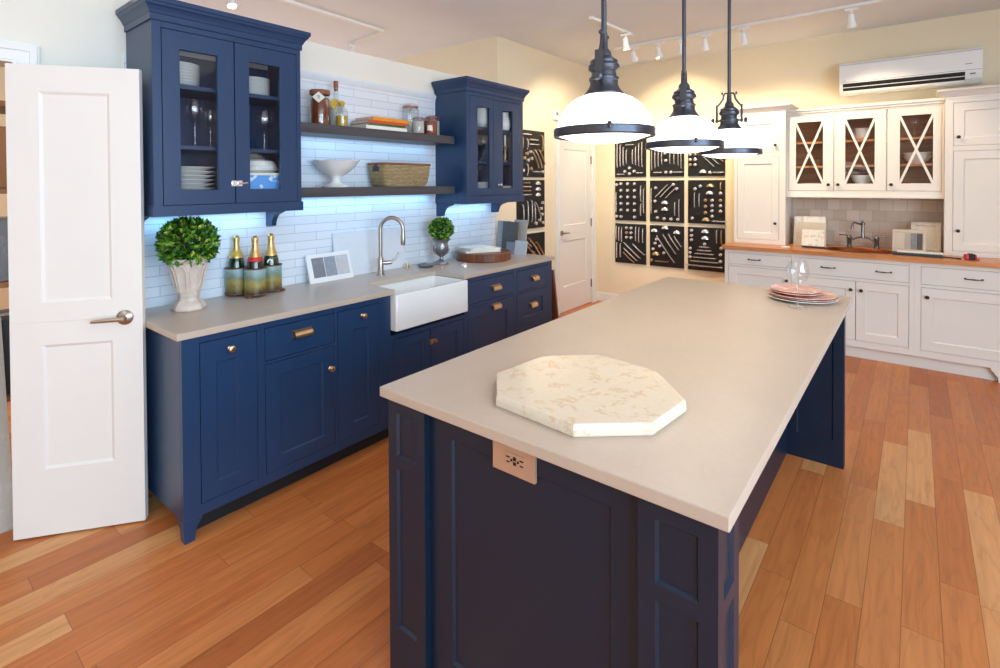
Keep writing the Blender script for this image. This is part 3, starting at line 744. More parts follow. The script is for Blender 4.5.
# corked bottle (behind) and oil bottle (front)
t = thing('corked_bottle', 'clear corked bottle of pale oil standing behind the small oil bottle', 'bottle', (.10, .845, ZS1))
build('bottle_glass', MB().lathe([(0, 0), (.04, 0), (.043, .006), (.043, .13), (.036, .165), (.016, .20), (.014, .25), (.017, .255), (.017, .262), (.012, .262)], 26), M['jarglass'], t, smooth=True)
build('contents', MB().lathe([(0, .004), (.039, .004), (.04, .01), (.04, .13), (.033, .158), (0, .16)], 24), M['flour'], t, smooth=True)
build('cork', MB().lathe([(0, .24), (.0115, .24), (.0125, .262), (.015, .263), (.0155, .305), (0, .307)], 16), M['cork'], t, smooth=True)
build('round_label', MB().lathe([(0, 0), (.034, 0), (.034, .003), (0, .003)], 24, (.030, -.028, .150), 'x'), M['yellow'], t, smooth=True)
t = thing('oil_bottle', 'small squat bottle of golden oil with a yellow stopper', 'bottle', (.185, .83, ZS1))
build('bottle_glass', MB().lathe([(0, 0), (.036, 0), (.039, .006), (.039, .085), (.033, .11), (.016, .125), (.015, .14)], 26), M['jarglass'], t, smooth=True)
build('contents', MB().lathe([(0, .004), (.034, .004), (.035, .008), (.035, .07), (0, .071)], 24), M['oil'], t, smooth=True)
build('stopper', MB().lathe([(0, .13), (.013, .13), (.015, .142), (.021, .146), (.02, .158), (.01, .166), (0, .167)], 18), M['yellow'], t, smooth=True)
# books
def book(name, label, L, Dp, h, loc, rz, cov, pages=True):
    t = thing(name, label, 'book', loc, rz, 'cookbooks lying on the upper shelf')
    build('cover', MB().box(0, L, 0, .004, 0, h).box(0, L, .004, Dp, 0, .0025).box(0, L, .004, Dp, h-.0025, h), M[cov], t, bevel=.0008)
    build('pages', MB().box(.003, L-.003, .004, Dp-.004, .0026, h-.0026), M['paper'], t)
    return t
z = ZS1
for (L, Dp, hh, y, rz, cov, lb) in ((.345, .19, .024, 1.325, -91, 'cream', 'thick white paperback at the bottom of the book pile on the upper shelf'),
                                   (.32, .2, .016, 1.325, -88, 'green', 'thin green book second from the bottom of the upper shelf pile'),
                                   (.33, .19, .02, 1.33, -90, 'orangered', 'orange-red book just under the orange book at the top of the pile'),
                                   (.32, .2, .024, 1.36, -90, 'orange', 'bright orange book on top of the upper shelf pile')):
    b = book('cookbook', lb, L, Dp, hh, (.035, y-L, z), R(90), cov)
    b.rotation_euler = (0, 0, R(90+(rz+90)*1.0)); b.location = (.232+(.004 if cov == 'cream' else 0), y-L, z)
    z += hh+.0004
clip_jar('large clip-top glass jar of pale grain behind the books on the upper shelf', (.085, 1.50, ZS1), .062, .232, 'flour', .10, lidmat='jarglass')
clip_jar('small clip-top jar of pale powder at the right end of the orange book', (.195, 1.475, ZS1), .044, .125, 'flour', .09)
clip_jar('clip-top jar of red spice with a small white paper label', (.195, 1.60, ZS1), .05, .14, 'spice', .105, label_tag=True)
clip_jar('clip-top glass jar of white powder nearest the smaller blue cabinet', (.115, 1.705, ZS1), .05, .165, 'flour', .12)
# compote
cp = MB(); prof = [(0, 0), (.085, 0), (.088, .008), (.07, .016), (.035, .028), (.026, .045), (.03, .066), (.05, .078), (.085, .098), (.116, .128), (.138, .158), (.149, .17)]
inn = [(.143, .172), (.130, .158), (.107, .13), (.077, .105), (.04, .088), (0, .084)]
n_ = 48; vs = []; fs = []; full = [p for p in prof if p[0] > 0]+[p for p in inn if p[0] > 0]
for r, zz in full:
    for i in range(n_):
        a = 2*PI*i/n_; k = 1+(.022 if zz > .12 else .0)*math.cos(8*a); vs.append((r*k*math.cos(a), r*k*math.sin(a), zz+(.004*math.cos(8*a) if zz > .15 else 0)))
for j in range(len(full)-1):
    for i in range(n_): fs.append((j*n_+i, j*n_+(i+1) % n_, (j+1)*n_+(i+1) % n_, (j+1)*n_+i))
fs += [tuple(range(n_)), tuple(range((len(full)-1)*n_, len(full)*n_))]
cp.add(vs, fs)
one('footed_compote', cp, M['china'], 'white scalloped footed compote bowl on the lower shelf', 'bowl', (.135, .815, ZS2), smooth=True, angle=60)
# basket
bk = MB()
def rect(w, d, r, k=4): return rrect(-w/2, w/2, -d/2, d/2, r, k)
rings = [(rect(.16, .365, .03), 0), (rect(.18, .40, .03), .025), (rect(.195, .428, .03), .09), (rect(.20, .435, .03), .142), (rect(.205, .44, .03), .158),
         (rect(.19, .425, .028), .158), (rect(.18, .40, .028), .12), (rect(.15, .35, .028), .02), (rect(.12, .30, .028), .012)]
m_ = len(rings[0][0]); vs = [(x, y, z) for rg, z in rings for x, y in rg]; fs = [tuple(range(m_)), tuple(range((len(rings)-1)*m_, len(rings)*m_))]
for a in range(len(rings)-1):
    for i in range(m_): fs.append((a*m_+i, a*m_+(i+1) % m_, (a+1)*m_+(i+1) % m_, (a+1)*m_+i))
bk.add(vs, fs)
t = thing('seagrass_basket', 'woven seagrass basket with a dark rim on the lower shelf', 'basket', (.135, 1.35, ZS2))
build('basket_body', bk, M['seagrass'], t, smooth=True, angle=50)
rp = rect(.203, .438, .03); build('rim', MB().tube([(x, y, .160) for x, y in rp+[rp[0]]], .007, 8, False), M['cork'], t, smooth=True)
hl = MB(); hl.prism([(-.035, .118)]+arc(0, .118, .035, 180, 0, 8)[1:-1]+[(.035, .118), (.03, .108), (-.03, .108)], -.2195, -.2085, 'y')
build('handle_hole', hl, M['slate'], t)

# ------------------------------------------------------------------ worktop things
def leafball(name, r, nleaf, ls, parent, z, squash=1.0):
    mb = MB(); g = PI*(3-math.sqrt(5))
    for i in range(nleaf):
        y = 1-2*(i+.5)/nleaf; a = g*i; q = math.sqrt(max(0, 1-y*y))
        nrm = Vector((q*math.cos(a), q*math.sin(a), y)); nrm = (nrm+Vector((random.uniform(-.1, .1), random.uniform(-.1, .1), random.uniform(-.1, .1)))).normalized()
        rad = r*random.uniform(.84, 1.02); p = nrm*rad; p.z *= squash
        out = (nrm+Vector((random.uniform(-.9, .9), random.uniform(-.9, .9), random.uniform(-.5, .9)))).normalized()
        sd = out.cross(Vector((random.uniform(-1, 1), random.uniform(-1, 1), random.uniform(-1, 1)))).normalized(); nn = sd.cross(out)
        l = ls*random.uniform(.7, 1.25); w = l*.33
        base = p-out*l*.4; tip = p+out*l*.6; mid = p+nn*l*.06
        mb.add([base, mid+sd*w-nn*l*.1, tip, mid-sd*w-nn*l*.1, mid], [(0, 1, 4), (1, 2, 4), (2, 3, 4), (3, 0, 4)])
    o = build(name, mb, M['leaf'], parent, smooth=True, angle=80); o.location = (0, 0, z)
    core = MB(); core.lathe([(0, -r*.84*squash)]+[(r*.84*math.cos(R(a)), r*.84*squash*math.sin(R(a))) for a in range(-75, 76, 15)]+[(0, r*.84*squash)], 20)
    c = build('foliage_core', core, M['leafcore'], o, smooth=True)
    return o
t = thing('potted_topiary', 'round boxwood topiary in a pale fluted plaster urn on the worktop', 'plant', (.195, -.084, .914))
u = MB(); u.lathe([(0, 0), (.078, 0), (.08, .012), (.07, .03), (.052, .05), (.046, .062), (.052, .07), (.05, .08), (.06, .12), (.078, .19), (.092, .235), (.103, .252), (.103, .262), (.09, .262), (.085, .245), (0, .24)], 8, rot=PI/8)
build('urn', u, M['plaster'], t, bevel=.006, seg=2)
fl = MB()
for k in range(8):
    a = PI/4*k; ca, sa = math.cos(a), math.sin(a); tx = Vector((-sa, ca, 0))
    f = lambda r, z, o: tuple(Vector((ca*r, sa*r, z))+tx*o)
    cs = math.cos(PI/8)
    fl.tube([f(.056*cs, .095, -.015), f(.083*cs, .2, -.022), f(.091*cs, .222, -.012), f(.094*cs, .23, 0), f(.091*cs, .222, .012), f(.083*cs, .2, .022), f(.056*cs, .095, .015)], .0045, 6)
build('arch_relief', fl, M['plaster'], t, smooth=True)
leafball('foliage', .133, 1500, .032, t, .332, .97)
t = thing('silver_urn_plant', 'small boxwood ball in a silver urn near the round cutting board', 'plant', (.175, 1.725, .914))
su = MB(); su.lathe([(0, 0), (.052, 0), (.054, .008), (.05, .018), (.03, .028), (.016, .04), (.014, .055), (.022, .064), (.045, .085), (.058, .115), (.056, .14), (.05, .155), (.054, .175), (.068, .188), (.072, .196), (.06, .196), (.05, .18), (0, .176)], 26)
build('urn', su, M['silver'], t, smooth=True)
gr = MB()
for k in range(14):
    a = 2*PI*k/14; gr.tube([(math.cos(a)*r, math.sin(a)*r, z) for r, z in ((.024, .066), (.047, .086), (.0595, .115), (.058, .14))], [.003, .005, .006, .003], 6)
build('gadroon_relief', gr, M['silver'], t, smooth=True)
leafball('foliage', .094, 650, .028, t, .272, .92)

# wine caddy + champagne bottles
CA = [(.056, .216), (.165, .270), (.115, .388)]; CZ = .914
cad = thing('wine_caddy', 'painted metal wine caddy with three lobes holding champagne bottles', 'caddy', (0, 0, CZ))
for (x, y) in CA:
    b = MB(); r = .0575
    b.lathe([(0, .012), (r, .012), (r, .155), (r-.003, .155), (r-.003, .0145), (0, .0145)], 32, (x, y, 0)); build('lobe', b, M['tin'], cad, smooth=True)
    rm = MB(); rm.tube([(x+r*math.cos(2*PI*i/32), y+r*math.sin(2*PI*i/32), .156) for i in range(33)], .0032, 8, False)
    rm.tube([(x+r*math.cos(2*PI*i/32), y+r*math.sin(2*PI*i/32), .014) for i in range(33)], .004, 8, False); build('rim', rm, M['rust'], cad, smooth=True)
for (x, y) in ((.045, .185), (.195, .222), (.14, .442)):
    f = MB(); f.lathe([(0, 0), (.015, 0), (.018, .004), (.015, .009), (.012, .0118), (0, .0118)], 14, (x, y, 0)); f.lathe([(0, 0), (.009, .002), (.010, .008), (0, .012)], 10, (x+.014, y-.006, 0)); build('foot', f, M['rust'], cad, smooth=True)
def champagne(label, x, y, glass, lab, kind, rot):
    t = thing('champagne_bottle', label, 'bottle', (x, y, CZ+.015), rot, 'champagne bottles in the caddy')
    build('bottle_glass', MB().lathe([(0, .006), (.03, 0), (.042, .004), (.0435, .015), (.0435, .15), (.041, .175), (.033, .205), (.022, .235), (.0155, .26), (.0145, .285), (0, .285)], 28), M[glass], t, smooth=True)
    fo = MB(); fo.lathe([(.0355, .198), (.034, .206), (.0235, .236), (.017, .26), (.0165, .288), (.0185, .29), (.0185, .300), (.016, .315), (.010, .322), (0, .323)], 28)
    if kind != 'medal': pass
    build('foil', fo, M['foil'], t, smooth=True)
    if kind == 'red': build('neck_band', MB().lathe([(.0405, .183), (.041, .184), (.0365, .2), (.034, .206), (.0335, .205), (.036, .199)], 28), M['red'], t, smooth=True)
    if kind == 'medal': build('seal', MB().lathe([(0, 0), (.016, 0), (.016, .002), (0, .002)], 22, (.039, 0, .165), 'x'), M['cream'], t, smooth=True)
    if kind == 'plain': build('neck_label', MB().lathe([(.0335, .208), (.034, .2085), (.025, .235), (.0245, .234)], 28), M['yellow'], t, smooth=True)
    build('wire_cap', MB().lathe([(.0190, .298), (.0195, .302), (.017, .316), (.011, .3235), (0, .3245)], 20), M['foil'], t, smooth=True)
    return t
champagne('green champagne bottle with a gold neck in the left lobe of the caddy', CA[0][0], CA[0][1], 'bottle', None, 'plain', R(-40))
champagne('dark champagne bottle with a red neck band in the front lobe of the caddy', CA[1][0], CA[1][1], 'bottleblack', None, 'red', R(-40))
champagne('green champagne bottle with a round white seal in the right lobe of the caddy', CA[2][0], CA[2][1], 'bottle', None, 'medal', R(-35))

# leaning boards: local x = along the board, local z = up, face towards -y; lean back by tilt about x
def lean(name, label, cat, loc, rz, tilt, parts, group=None):
    t = thing(name, label, cat, loc, (R(-tilt), 0, rz), group)
    for (nm, mb, m, bv) in parts: build(nm, mb, m, t, bevel=bv)
    return t
lean('swatch_board', 'white framed board with three grey stone swatches leaning left of the faucet', 'sample board', (.105, .648, .9145), R(90), 18,
     [('frame', MB().panel(0, .32, 0, .185, 0, .012, .03, .016, .028, .022, .003, .001), M['plastic'], .001),
      ('dark_swatch', MB().box(.034, .118, .0005, .006, .032, .159), M['greyslab'], .0005), ('mid_swatch', MB().box(.123, .205, .0005, .006, .032, .159), M['swatchgrey'], .0005),
      ('pale_swatch', MB().box(.210, .300, .0005, .006, .032, .159), M['lightgrey'], .0005)])
lean('quartz_slab_sample', 'large pale quartz sample slab leaning on the tiles behind the faucet', 'sample slab', (.062, .862, .9143), R(90), 6,
     [('slab', MB().box(0, .60, 0, .02, 0, .30), M['whiteslab'], .002)])
# outlet on the tile
o_ = thing('wall_outlet', 'white electrical outlet on the tile beside the silver urn', 'outlet', (.0085, 1.755, .955), R(90))
build('cover_plate', MB().box(0, .072, -.006, 0, 0, .115), M['plastic'], o_, bevel=.002)
build('receptacle', MB().box(.02, .052, -.008, -.006, .018, .05).box(.02, .052, -.008, -.006, .065, .097), M['trim'], o_, bevel=.001)
# round cutting board with booklets
cb = thing('round_cutting_board', 'thick round walnut cutting board near the right end of the worktop', 'cutting board', (.265, 2.125, .914))
build('board', MB().lathe([(0, 0), (.218, 0), (.226, .006), (.226, .062), (.218, .068), (0, .068)], 48), M['walnut'], cb, smooth=True)
br = MB(); br.M = Matrix.Rotation(R(-38), 4, 'Z')
for k in range(5): br.box(.2255, .227, -.016+k*.0068, -.012+k*.0068, .022, .034)
br.M = None; build('branded_mark', br, M['slate'], cb)
for k, (w, d, hh, x, y, rz, lb) in enumerate(((.30, .22, .015, .24, 2.09, 62, 'bottom white booklet of the pile on the round cutting board'), (.28, .21, .013, .245, 2.10, 70, 'middle white booklet of the pile on the round cutting board'), (.24, .19, .008, .225, 2.075, 84, 'top white leaflet of the pile on the round cutting board'))):
    zz = .9825+(0, .0155, .029)[k]
    t = thing('white_booklet', lb, 'booklet', (x, y, zz), R(rz), 'booklets on the cutting board')
    m = MB().box(-w/2, w/2, -d/2, -d/2+.003, 0, hh).box(-w/2, w/2, -d/2+.003, d/2, 0, .0015).box(-w/2, w/2, -d/2+.003, d/2, hh-.0015, hh); build('cover', m, M['cream'], t)
    build('pages', MB().box(-w/2+.002, w/2-.002, -d/2+.003, d/2-.002, .0016, hh-.0016), M['paper'], t)
# stone sample boards at the right end of the worktop
zc = .9145
def slabs(name, label, x, y, w, h, mat, tilt=7, th=.012, group='stone samples at the end of the worktop'):
    return lean(name, label, 'sample slab', (x, y, zc), R(0), tilt, [('slab', MB().box(0, w, 0, th, 0, h), mat, .001)], group)
slabs('stone_sample', 'pale grey stone sample at the left of the leaning group at the worktop end', .05, 2.545, .15, .285, M['midgrey'])
slabs('stone_sample', 'charcoal stone sample in the middle of the leaning group at the worktop end', .135, 2.520, .165, .282, M['darkgrey'])
slabs('stone_sample', 'taupe stone sample at the right of the leaning group at the worktop end', .235, 2.555, .14, .30, M['taupe'])
slabs('stone_sample', 'small dark striped stone sample low in front of the leaning group', .215, 2.475, .09, .11, M['greyslab'], 14)
slabs('stone_sample', 'small white stone sample low at the right of the leaning group', .30, 2.485, .13, .125, M['lightgrey'], 14)
# walnut strip standing between the cabinet end and the door
lean('walnut_board', 'narrow walnut board leaning on the end of the navy cabinets near the door', 'board', (.50, 2.745, 0), R(0), -9.5, [('board', MB().box(0, .13, 0, .02, 0, .80), M['walnutstrip'], .002)])

# ------------------------------------------------------------------ island
IX0, IX1, IY0, IY1 = 1.775, 2.762, -.11, 2.212
isl = thing('kitchen_island', 'large navy panelled island with posts and a knee space', 'island', (IX0, IY0, 0))
w, L = IX1-IX0, IY1-IY0
HB = .8835
def sheet(mb, x0, x1, z0, z1, y, l, r, b, t, rec=.008, d=.006):
    X0, X1, Z0_, Z1_ = x0+l, x1-r, z0+b, z1-t
    vs = [(x0, y, z0), (x1, y, z0), (x1, y, z1), (x0, y, z1), (X0, y, Z0_), (X1, y, Z0_), (X1, y, Z1_), (X0, y, Z1_),
          (X0+d, y+rec, Z0_+d), (X1-d, y+rec, Z0_+d), (X1-d, y+rec, Z1_-d), (X0+d, y+rec, Z1_-d)]
    mb.add(vs, [(0, 1, 5, 4), (1, 2, 6, 5), (2, 3, 7, 6), (3, 0, 4, 7), (4, 5, 9, 8), (5, 6, 10, 9), (6, 7, 11, 10), (7, 4, 8, 11), (8, 9, 10, 11)])
def post_face(mb, x0, x1, y):      # two recessed fields, front towards -y
    sheet(mb, x0, x1, .682, HB, y, .038, .038, .018, .048)
    sheet(mb, x0, x1, 0, .682, y, .038, .038, .17, .018)
def post(name, x0, x1, y0, y1, faces):
    mb = MB(); mb.add([(x0, y0, HB), (x1, y0, HB), (x1, y1, HB), (x0, y1, HB), (x0, y0, 0), (x1, y0, 0), (x1, y1, 0), (x0, y1, 0)], [(0, 1, 2, 3), (7, 6, 5, 4)])
    W = x1-x0; Dp = y1-y0
    for f in ('f', 'b', 'l', 'r'):
        m2 = MB(); ww = W if f in 'fb' else Dp
        post_face(m2, 0, ww, 0)
        if f == 'f': M4 = Matrix.Translation((x0, y0, 0))
        elif f == 'b': M4 = Matrix.Translation((x1, y1, 0)) @ Matrix.Rotation(PI, 4, 'Z')
        elif f == 'r': M4 = Matrix.Translation((x1, y0, 0)) @ Matrix.Rotation(PI/2, 4, 'Z')
        else: M4 = Matrix.Translation((x0, y1, 0)) @ Matrix.Rotation(-PI/2, 4, 'Z')
        mb.add([tuple(M4 @ Vector(v)) for v in m2.v], m2.f)
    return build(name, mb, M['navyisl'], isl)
post('post', 0, .162, 0, .15, 'f'); post('post', w-.165, w, 0, .15, 'f')
post('post', 0, .162, L-.15, L, 'f')
ep = MB(); ep.panel(.162, w-.165, .0, HB, .022, .05, .088, .075, .16, .075, .009, .006)
build('end_panel', ep, M['navyisl'], isl, bevel=.001, seg=1)
bd = MB(); bd.box(.164, .716, .051, L-.063, .0, HB); bd.box(.02, .1635, .151, L-.151, 0, HB)
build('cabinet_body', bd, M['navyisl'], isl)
fe = MB(); fe.M = Matrix.Translation((w, L, 0)) @ Matrix.Rotation(PI, 4, 'Z'); fe.panel(0, w-.163, 0, HB, 0, .039, .09, .09, .14, .09, .009, .006); fe.M = None
fe.panel(.716, w, 0, HB, L-.062, L-.04, .05, .05, .14, .06, .006, .004)
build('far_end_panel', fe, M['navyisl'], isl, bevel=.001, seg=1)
ap = MB().box(.717, .74, .151, L-.064, .80, HB); build('apron', ap, M['navyisl'], isl)
ou = MB().box(.411, .546, .012, .022, .790, .868); oo = build('outlet', ou, M['outlet'], isl, bevel=.001)
rc = MB()
rc.cur = 0
rc.box(.452, .519, .0095, .0122, .812, .847)
build('receptacle', rc, M['outlet'], oo, bevel=.0015)
sl = MB()
for cx_ in (.464, .507):
    sl.box(cx_-.006, cx_+.006, .0085, .0096, .834, .8375); sl.box(cx_-.005, cx_+.005, .0085, .0096, .8215, .8245)
    sl.lathe([(0, .0), (.0035, .0), (.0035, .0012), (0, .0012)], 10, (cx_+(.011 if cx_ < .48 else -.011), .0096, .8295), '-y')
sl.box(.481, .490, .0082, .0096, .831, .840); sl.box(.481, .490, .0082, .0096, .819, .827)
build('slots', sl, M['dark'], oo)
one('island_worktop', MB().box(0, 1.024, 0, 2.374, 0, .0305), M['quartz'], 'beige stone slab top of the navy island', 'worktop', (1.766, -.137, .884), bevel=.003)

# octagonal marble slab
ot = [(2.141, -.026), (2.403, -.050), (2.553, .078), (2.571, .263), (2.419, .432), (2.205, .462), (2.055, .328), (2.034, .107)]
cxo = sum(p[0] for p in ot)/8; cyo = sum(p[1] for p in ot)/8
og = MB()
rings = [(.998, 0), (1.006, .004), (1.006, .019), (.994, .032), (.975, .0325)]
# front-left lip: a shallow step
vs = [((x-cxo)*k, (y-cyo)*k, z) for k, z in rings for x, y in ot]; fs = [tuple(range(8)), tuple(range(32, 40))]
for a in range(4):
    for i in range(8): fs.append((a*8+i, a*8+(i+1) % 8, (a+1)*8+(i+1) % 8, (a+1)*8+i))
og.add(vs, fs)
one('octagonal_marble_slab', og, M['marble'], 'cream veined octagonal marble slab lying on the island top', 'marble slab', (cxo, cyo, .9145), bevel=.0015)
# plates and wine glass on the island
pz = .9147
def pplate(r, z, x, y, mat, lb):
    m = MB(); n = 40; prof = [(0, 0), (r*.6, 0), (r*.62, .002), (r*.95, .012), (r, .016), (r*.985, .018), (r*.9, .012), (r*.62, .006), (0, .006)]
    m.lathe(prof, n)
    return one('patterned_plate', m, mat, lb, 'plate', (x, y, z), group='plates on the island', smooth=True)
pplate(.165, pz, 2.585, 2.005, M['china'], 'large white plate at the bottom of the plate pile on the island')
pplate(.163, pz+.0085, 2.59, 2.01, M['pinkchina'], 'large pink patterned plate directly on the white plate in the island pile')
pplate(.16, pz+.017, 2.582, 2.005, M['pinkchina'], 'large pink patterned plate under the two smaller plates of the island pile')
pplate(.125, pz+.0255, 2.555, 2.02, M['pinkchina'], 'smaller pink patterned plate second from the top of the island pile')
pplate(.123, pz+.034, 2.55, 2.022, M['pinkchina'], 'smaller pink patterned plate on top of the island pile')
wineglass('wine_glass', 'clear balloon wine glass in front of the pink plates on the island', (2.60, 1.782, .9146), .235, .052, .045, .118)

# ------------------------------------------------------------------ pendants
def pendant(y, rot, label):
    t = thing('pendant_lamp', label, 'lamp', (2.28, y, 1.664), rot, 'pendant lamps over the island')
    k = lambda z: z-1.664
    build('ceiling_canopy', MB().lathe([(0, k(HC)-.001), (.065, k(HC)-.001), (.065, k(HC)-.012), (.05, k(HC)-.024), (.012, k(HC)-.028), (0, k(HC)-.028)], 28), M['blackmetal'], t, smooth=True)
    build('rod', MB().lathe([(0, k(2.0)), (.0085, k(2.0)), (.0085, k(HC)-.026), (0, k(HC)-.026)], 14), M['blackmetal'], t, smooth=True)
    sh = MB(); pr = [(0, .002), (.06, .004), (.11, .012), (.147, .024), (.155, .030), (.157, .045), (.152, .07), (.140, .097), (.120, .123), (.094, .142), (.066, .153), (.045, .156), (0, .157)]
    build('shade', sh.lathe([(r_*.955, z_) for r_, z_ in pr], 48), M['shade'], t, smooth=True, angle=70)
    rg = MB(); rg.lathe([(.149, .020), (.156, .020), (.159, .024), (.159, .044), (.156, .048), (.1505, .048), (.1505, .046), (.149, .024)], 56)
    for a in (20, 140, 260): rg.lathe([(0, .0), (.006, 0), (.007, .004), (.007, .009), (0, .011)], 12, (.1585*math.cos(R(a)), .1585*math.sin(R(a)), .034)); rg.box(*( .1555*math.cos(R(a))-.006, .1555*math.cos(R(a))+.006, .1555*math.sin(R(a))-.006, .1555*math.sin(R(a))+.006, .044, .054))
    build('ring', rg, M['blackmetal'], t, smooth=True)
    nk = MB(); nk.lathe([(0, .152), (.062, .152), (.062, .158), (.056, .165), (.048, .176), (.044, .186), (.044, .198), (.047, .201), (.047, .208), (.040, .212), (.038, .226), (.043, .231), (.049, .236), (.049, .246), (.043, .254), (.043, .262), (.032, .270), (.024, .277), (.022, .29), (.013, .302), (.011, .350), (0, .350)], 32)
    build('socket', nk, M['blackmetal'], t, smooth=True)
    yk = MB()
    for s in (-1, 1):
        yk.tube([(s*.004, 0, .346), (s*.020, 0, .346), (s*.026, 0, .337), (s*.030, 0, .316), (s*.046, 0, .292), (s*.060, 0, .276), (s*.060, 0, .20)], .005, 8)
        yk.box(s*.060-.0055, s*.060+.0055, -.012, .012, .192, .285)
    build('yoke', yk, M['blackmetal'], t, smooth=True)
    for s in (-1, 1):
        sc_ = MB()
        sc_.tube([(s*.036, 0, .202), (s*.068, 0, .202)], .005, 8)
        b = MB(); b.lathe([(0, -.006), (.010, -.006), (.014, -.002), (.014, .004), (.009, .009), (0, .010)], 16, (0, 0, 0), 'x')
        sc_.add([(s*x+s*.078, yy, zz+.202) for x, yy, zz in b.v], b.f)
        b = MB(); b.lathe([(0, -.004), (.007, -.004), (.008, .003), (0, .006)], 12, (0, 0, 0), 'x'); build('thumbscrew', sc_, M['blackmetal'], t, smooth=True)
        sc_ = MB(); sc_.add([(s*x+s*.034, yy, zz+.346) for x, yy, zz in b.v], b.f); build('yoke_nut', sc_, M['blackmetal'], t, smooth=True)
    return t
pendant(.353, math.atan2(-1.509, .779)-R(14), 'nearest of the three opal dome pendant lamps over the island')
pendant(1.084, math.atan2(-2.24, .779)-R(3), 'middle one of the three opal dome pendant lamps over the island')
pendant(1.77, math.atan2(.779, 2.926), 'farthest of the three opal dome pendant lamps over the island')

# ------------------------------------------------------------------ hardware display boards
pullcache = {}
def unit_pull(kind, ln):
    key = (kind, round(ln, 2))
    if key not in pullcache:
        if kind == 'pull':
            mb = MB(); l = key[1]
            mb.tube([(0, -.002, -l/2), (0, -.02, -l/2+.006), (0, -.026, -l/4), (0, -.028, 0), (0, -.026, l/4), (0, -.02, l/2-.006), (0, -.002, l/2)], .0078, 6)
        elif kind == 'knob': mb = knob_mb(.019)
        else:
            mb = MB(); mb.lathe([(.045, 0), (.043, .012), (.034, .022), (.018, .027), (0, .028)], 16, axis='-y'); mb.v = [(x, y, z*.9) if z > 0 else (x, y, 0) for x, y, z in mb.v]
        o = build(kind, mb, M['chrome'], None, smooth=True); pullcache[key] = o.data; bpy.data.objects.remove(o)
    return pullcache[key]
matver = {}
def board(label, loc, rot, w, h, items, group):
    t = thing('hardware_display_board', label, 'display board', loc, rot, group)
    build('board', MB().box(0, w, -.018, 0, 0, h), M['blackboard'], t, bevel=.002)
    for it in items:
        kind, u, v = it[0], it[1], it[2]; ln = it[3] if len(it) > 3 else 0; an = it[4] if len(it) > 4 else 0; mt = it[5] if len(it) > 5 else 'chrome'
        k = {'P': 'pull', 'K': 'knob', 'C': 'cup_pull'}[kind]
        me = unit_pull(k, ln*h if k == 'pull' else 0)
        if mt != 'chrome':
            key = (me.name, mt)
            if key not in matver: m2 = me.copy(); m2.materials.clear(); m2.materials.append(M[mt]); matver[key] = m2
            me = matver[key]
        o = bpy.data.objects.new(k, me); COL.objects.link(o); o.parent = t
        o.location = (u*w, -.018, (1-v)*h); o.rotation_euler = (0, R(an), 0)
        if mt == 'gold': o['label'] = 'brass %s' % k.replace('_', ' ')
    return t
V = lambda u, v, l, m='chrome': ('P', u, v, l, 0, m)
Hh = lambda u, v, l, m='chrome': ('P', u, v, l, 90, m)
Dg = lambda u, v, l, a, m='chrome': ('P', u, v, l, a, m)
K = lambda u, v, m='chrome': ('K', u, v, 0, 0, m)
C = lambda u, v, m='chrome': ('C', u, v, 0, 0, m)
B = {}
B['a'] = ([V(.1, .45, .62), V(.2, .46, .56), V(.3, .48, .46), V(.4, .5, .36), V(.6, .5, .36), V(.7, .48, .46), V(.8, .46, .56), V(.9, .45, .62), Hh(.5, .2, .22), K(.5, .78), K(.35, .86), K(.65, .86), Hh(.2, .93, .2), Hh(.82, .9, .16), K(.5, .92)])
B['b'] = ([V(.08, .55, .6), V(.18, .55, .5), V(.28, .55, .42), V(.38, .55, .32), V(.62, .55, .3), V(.74, .6, .24), V(.86, .5, .5), V(.94, .55, .55), K(.48, .45), K(.5, .62), Hh(.25, .9, .2), K(.5, .9), K(.65, .9), Hh(.84, .9, .2), C(.5, .25)])
B['c'] = ([K(.08, .62), K(.22, .62), K(.08, .74, 'gold'), K(.22, .74), K(.08, .5), K(.22, .5, 'gold'), Dg(.5, .6, .55, -45), Dg(.62, .55, .55, -45), Dg(.74, .5, .5, -45, 'gold'), Dg(.86, .42, .4, -45), C(.42, .93), K(.62, .92), Hh(.82, .92, .22), C(.3, .3), C(.7, .25)])
B['d'] = ([V(.06, .55, .5)]+[K(.22+.22*i, .08+.165*j) for j in range(6) for i in range(3) if not (j == 5 and i == 1)]+[V(.86, .32, .38), V(.86, .72, .3), V(.95, .5, .6), K(.08, .1), K(.08, .9)])
B['e'] = ([V(.06, .5, .62), Dg(.36, .26, .42, 45), Dg(.5, .26, .42, 45), Dg(.64, .3, .36, 45), K(.2, .18), K(.72, .1), K(.82, .2), K(.18, .5), C(.45, .56), C(.45, .72), V(.76, .68, .32), V(.88, .66, .42), K(.25, .9), K(.45, .92), K(.65, .92), K(.85, .92), K(.2, .75)])
B['f'] = ([V(.06, .4, .42, 'bronze'), V(.2, .46, .34), V(.33, .46, .3), K(.22, .2), K(.36, .14), C(.62, .16, 'gold'), C(.6, .32), K(.5, .46, 'gold'), K(.5, .6, 'gold'), K(.5, .74, 'gold'), K(.68, .46), K(.68, .58), K(.68, .7), K(.68, .82), K(.9, .3), K(.9, .46, 'gold'), K(.9, .58), K(.9, .7), C(.5, .93, 'gold'), V(.9, .14, .16, 'gold'), K(.14, .88), K(.28, .8, 'bronze'), Hh(.85, .93, .3)])
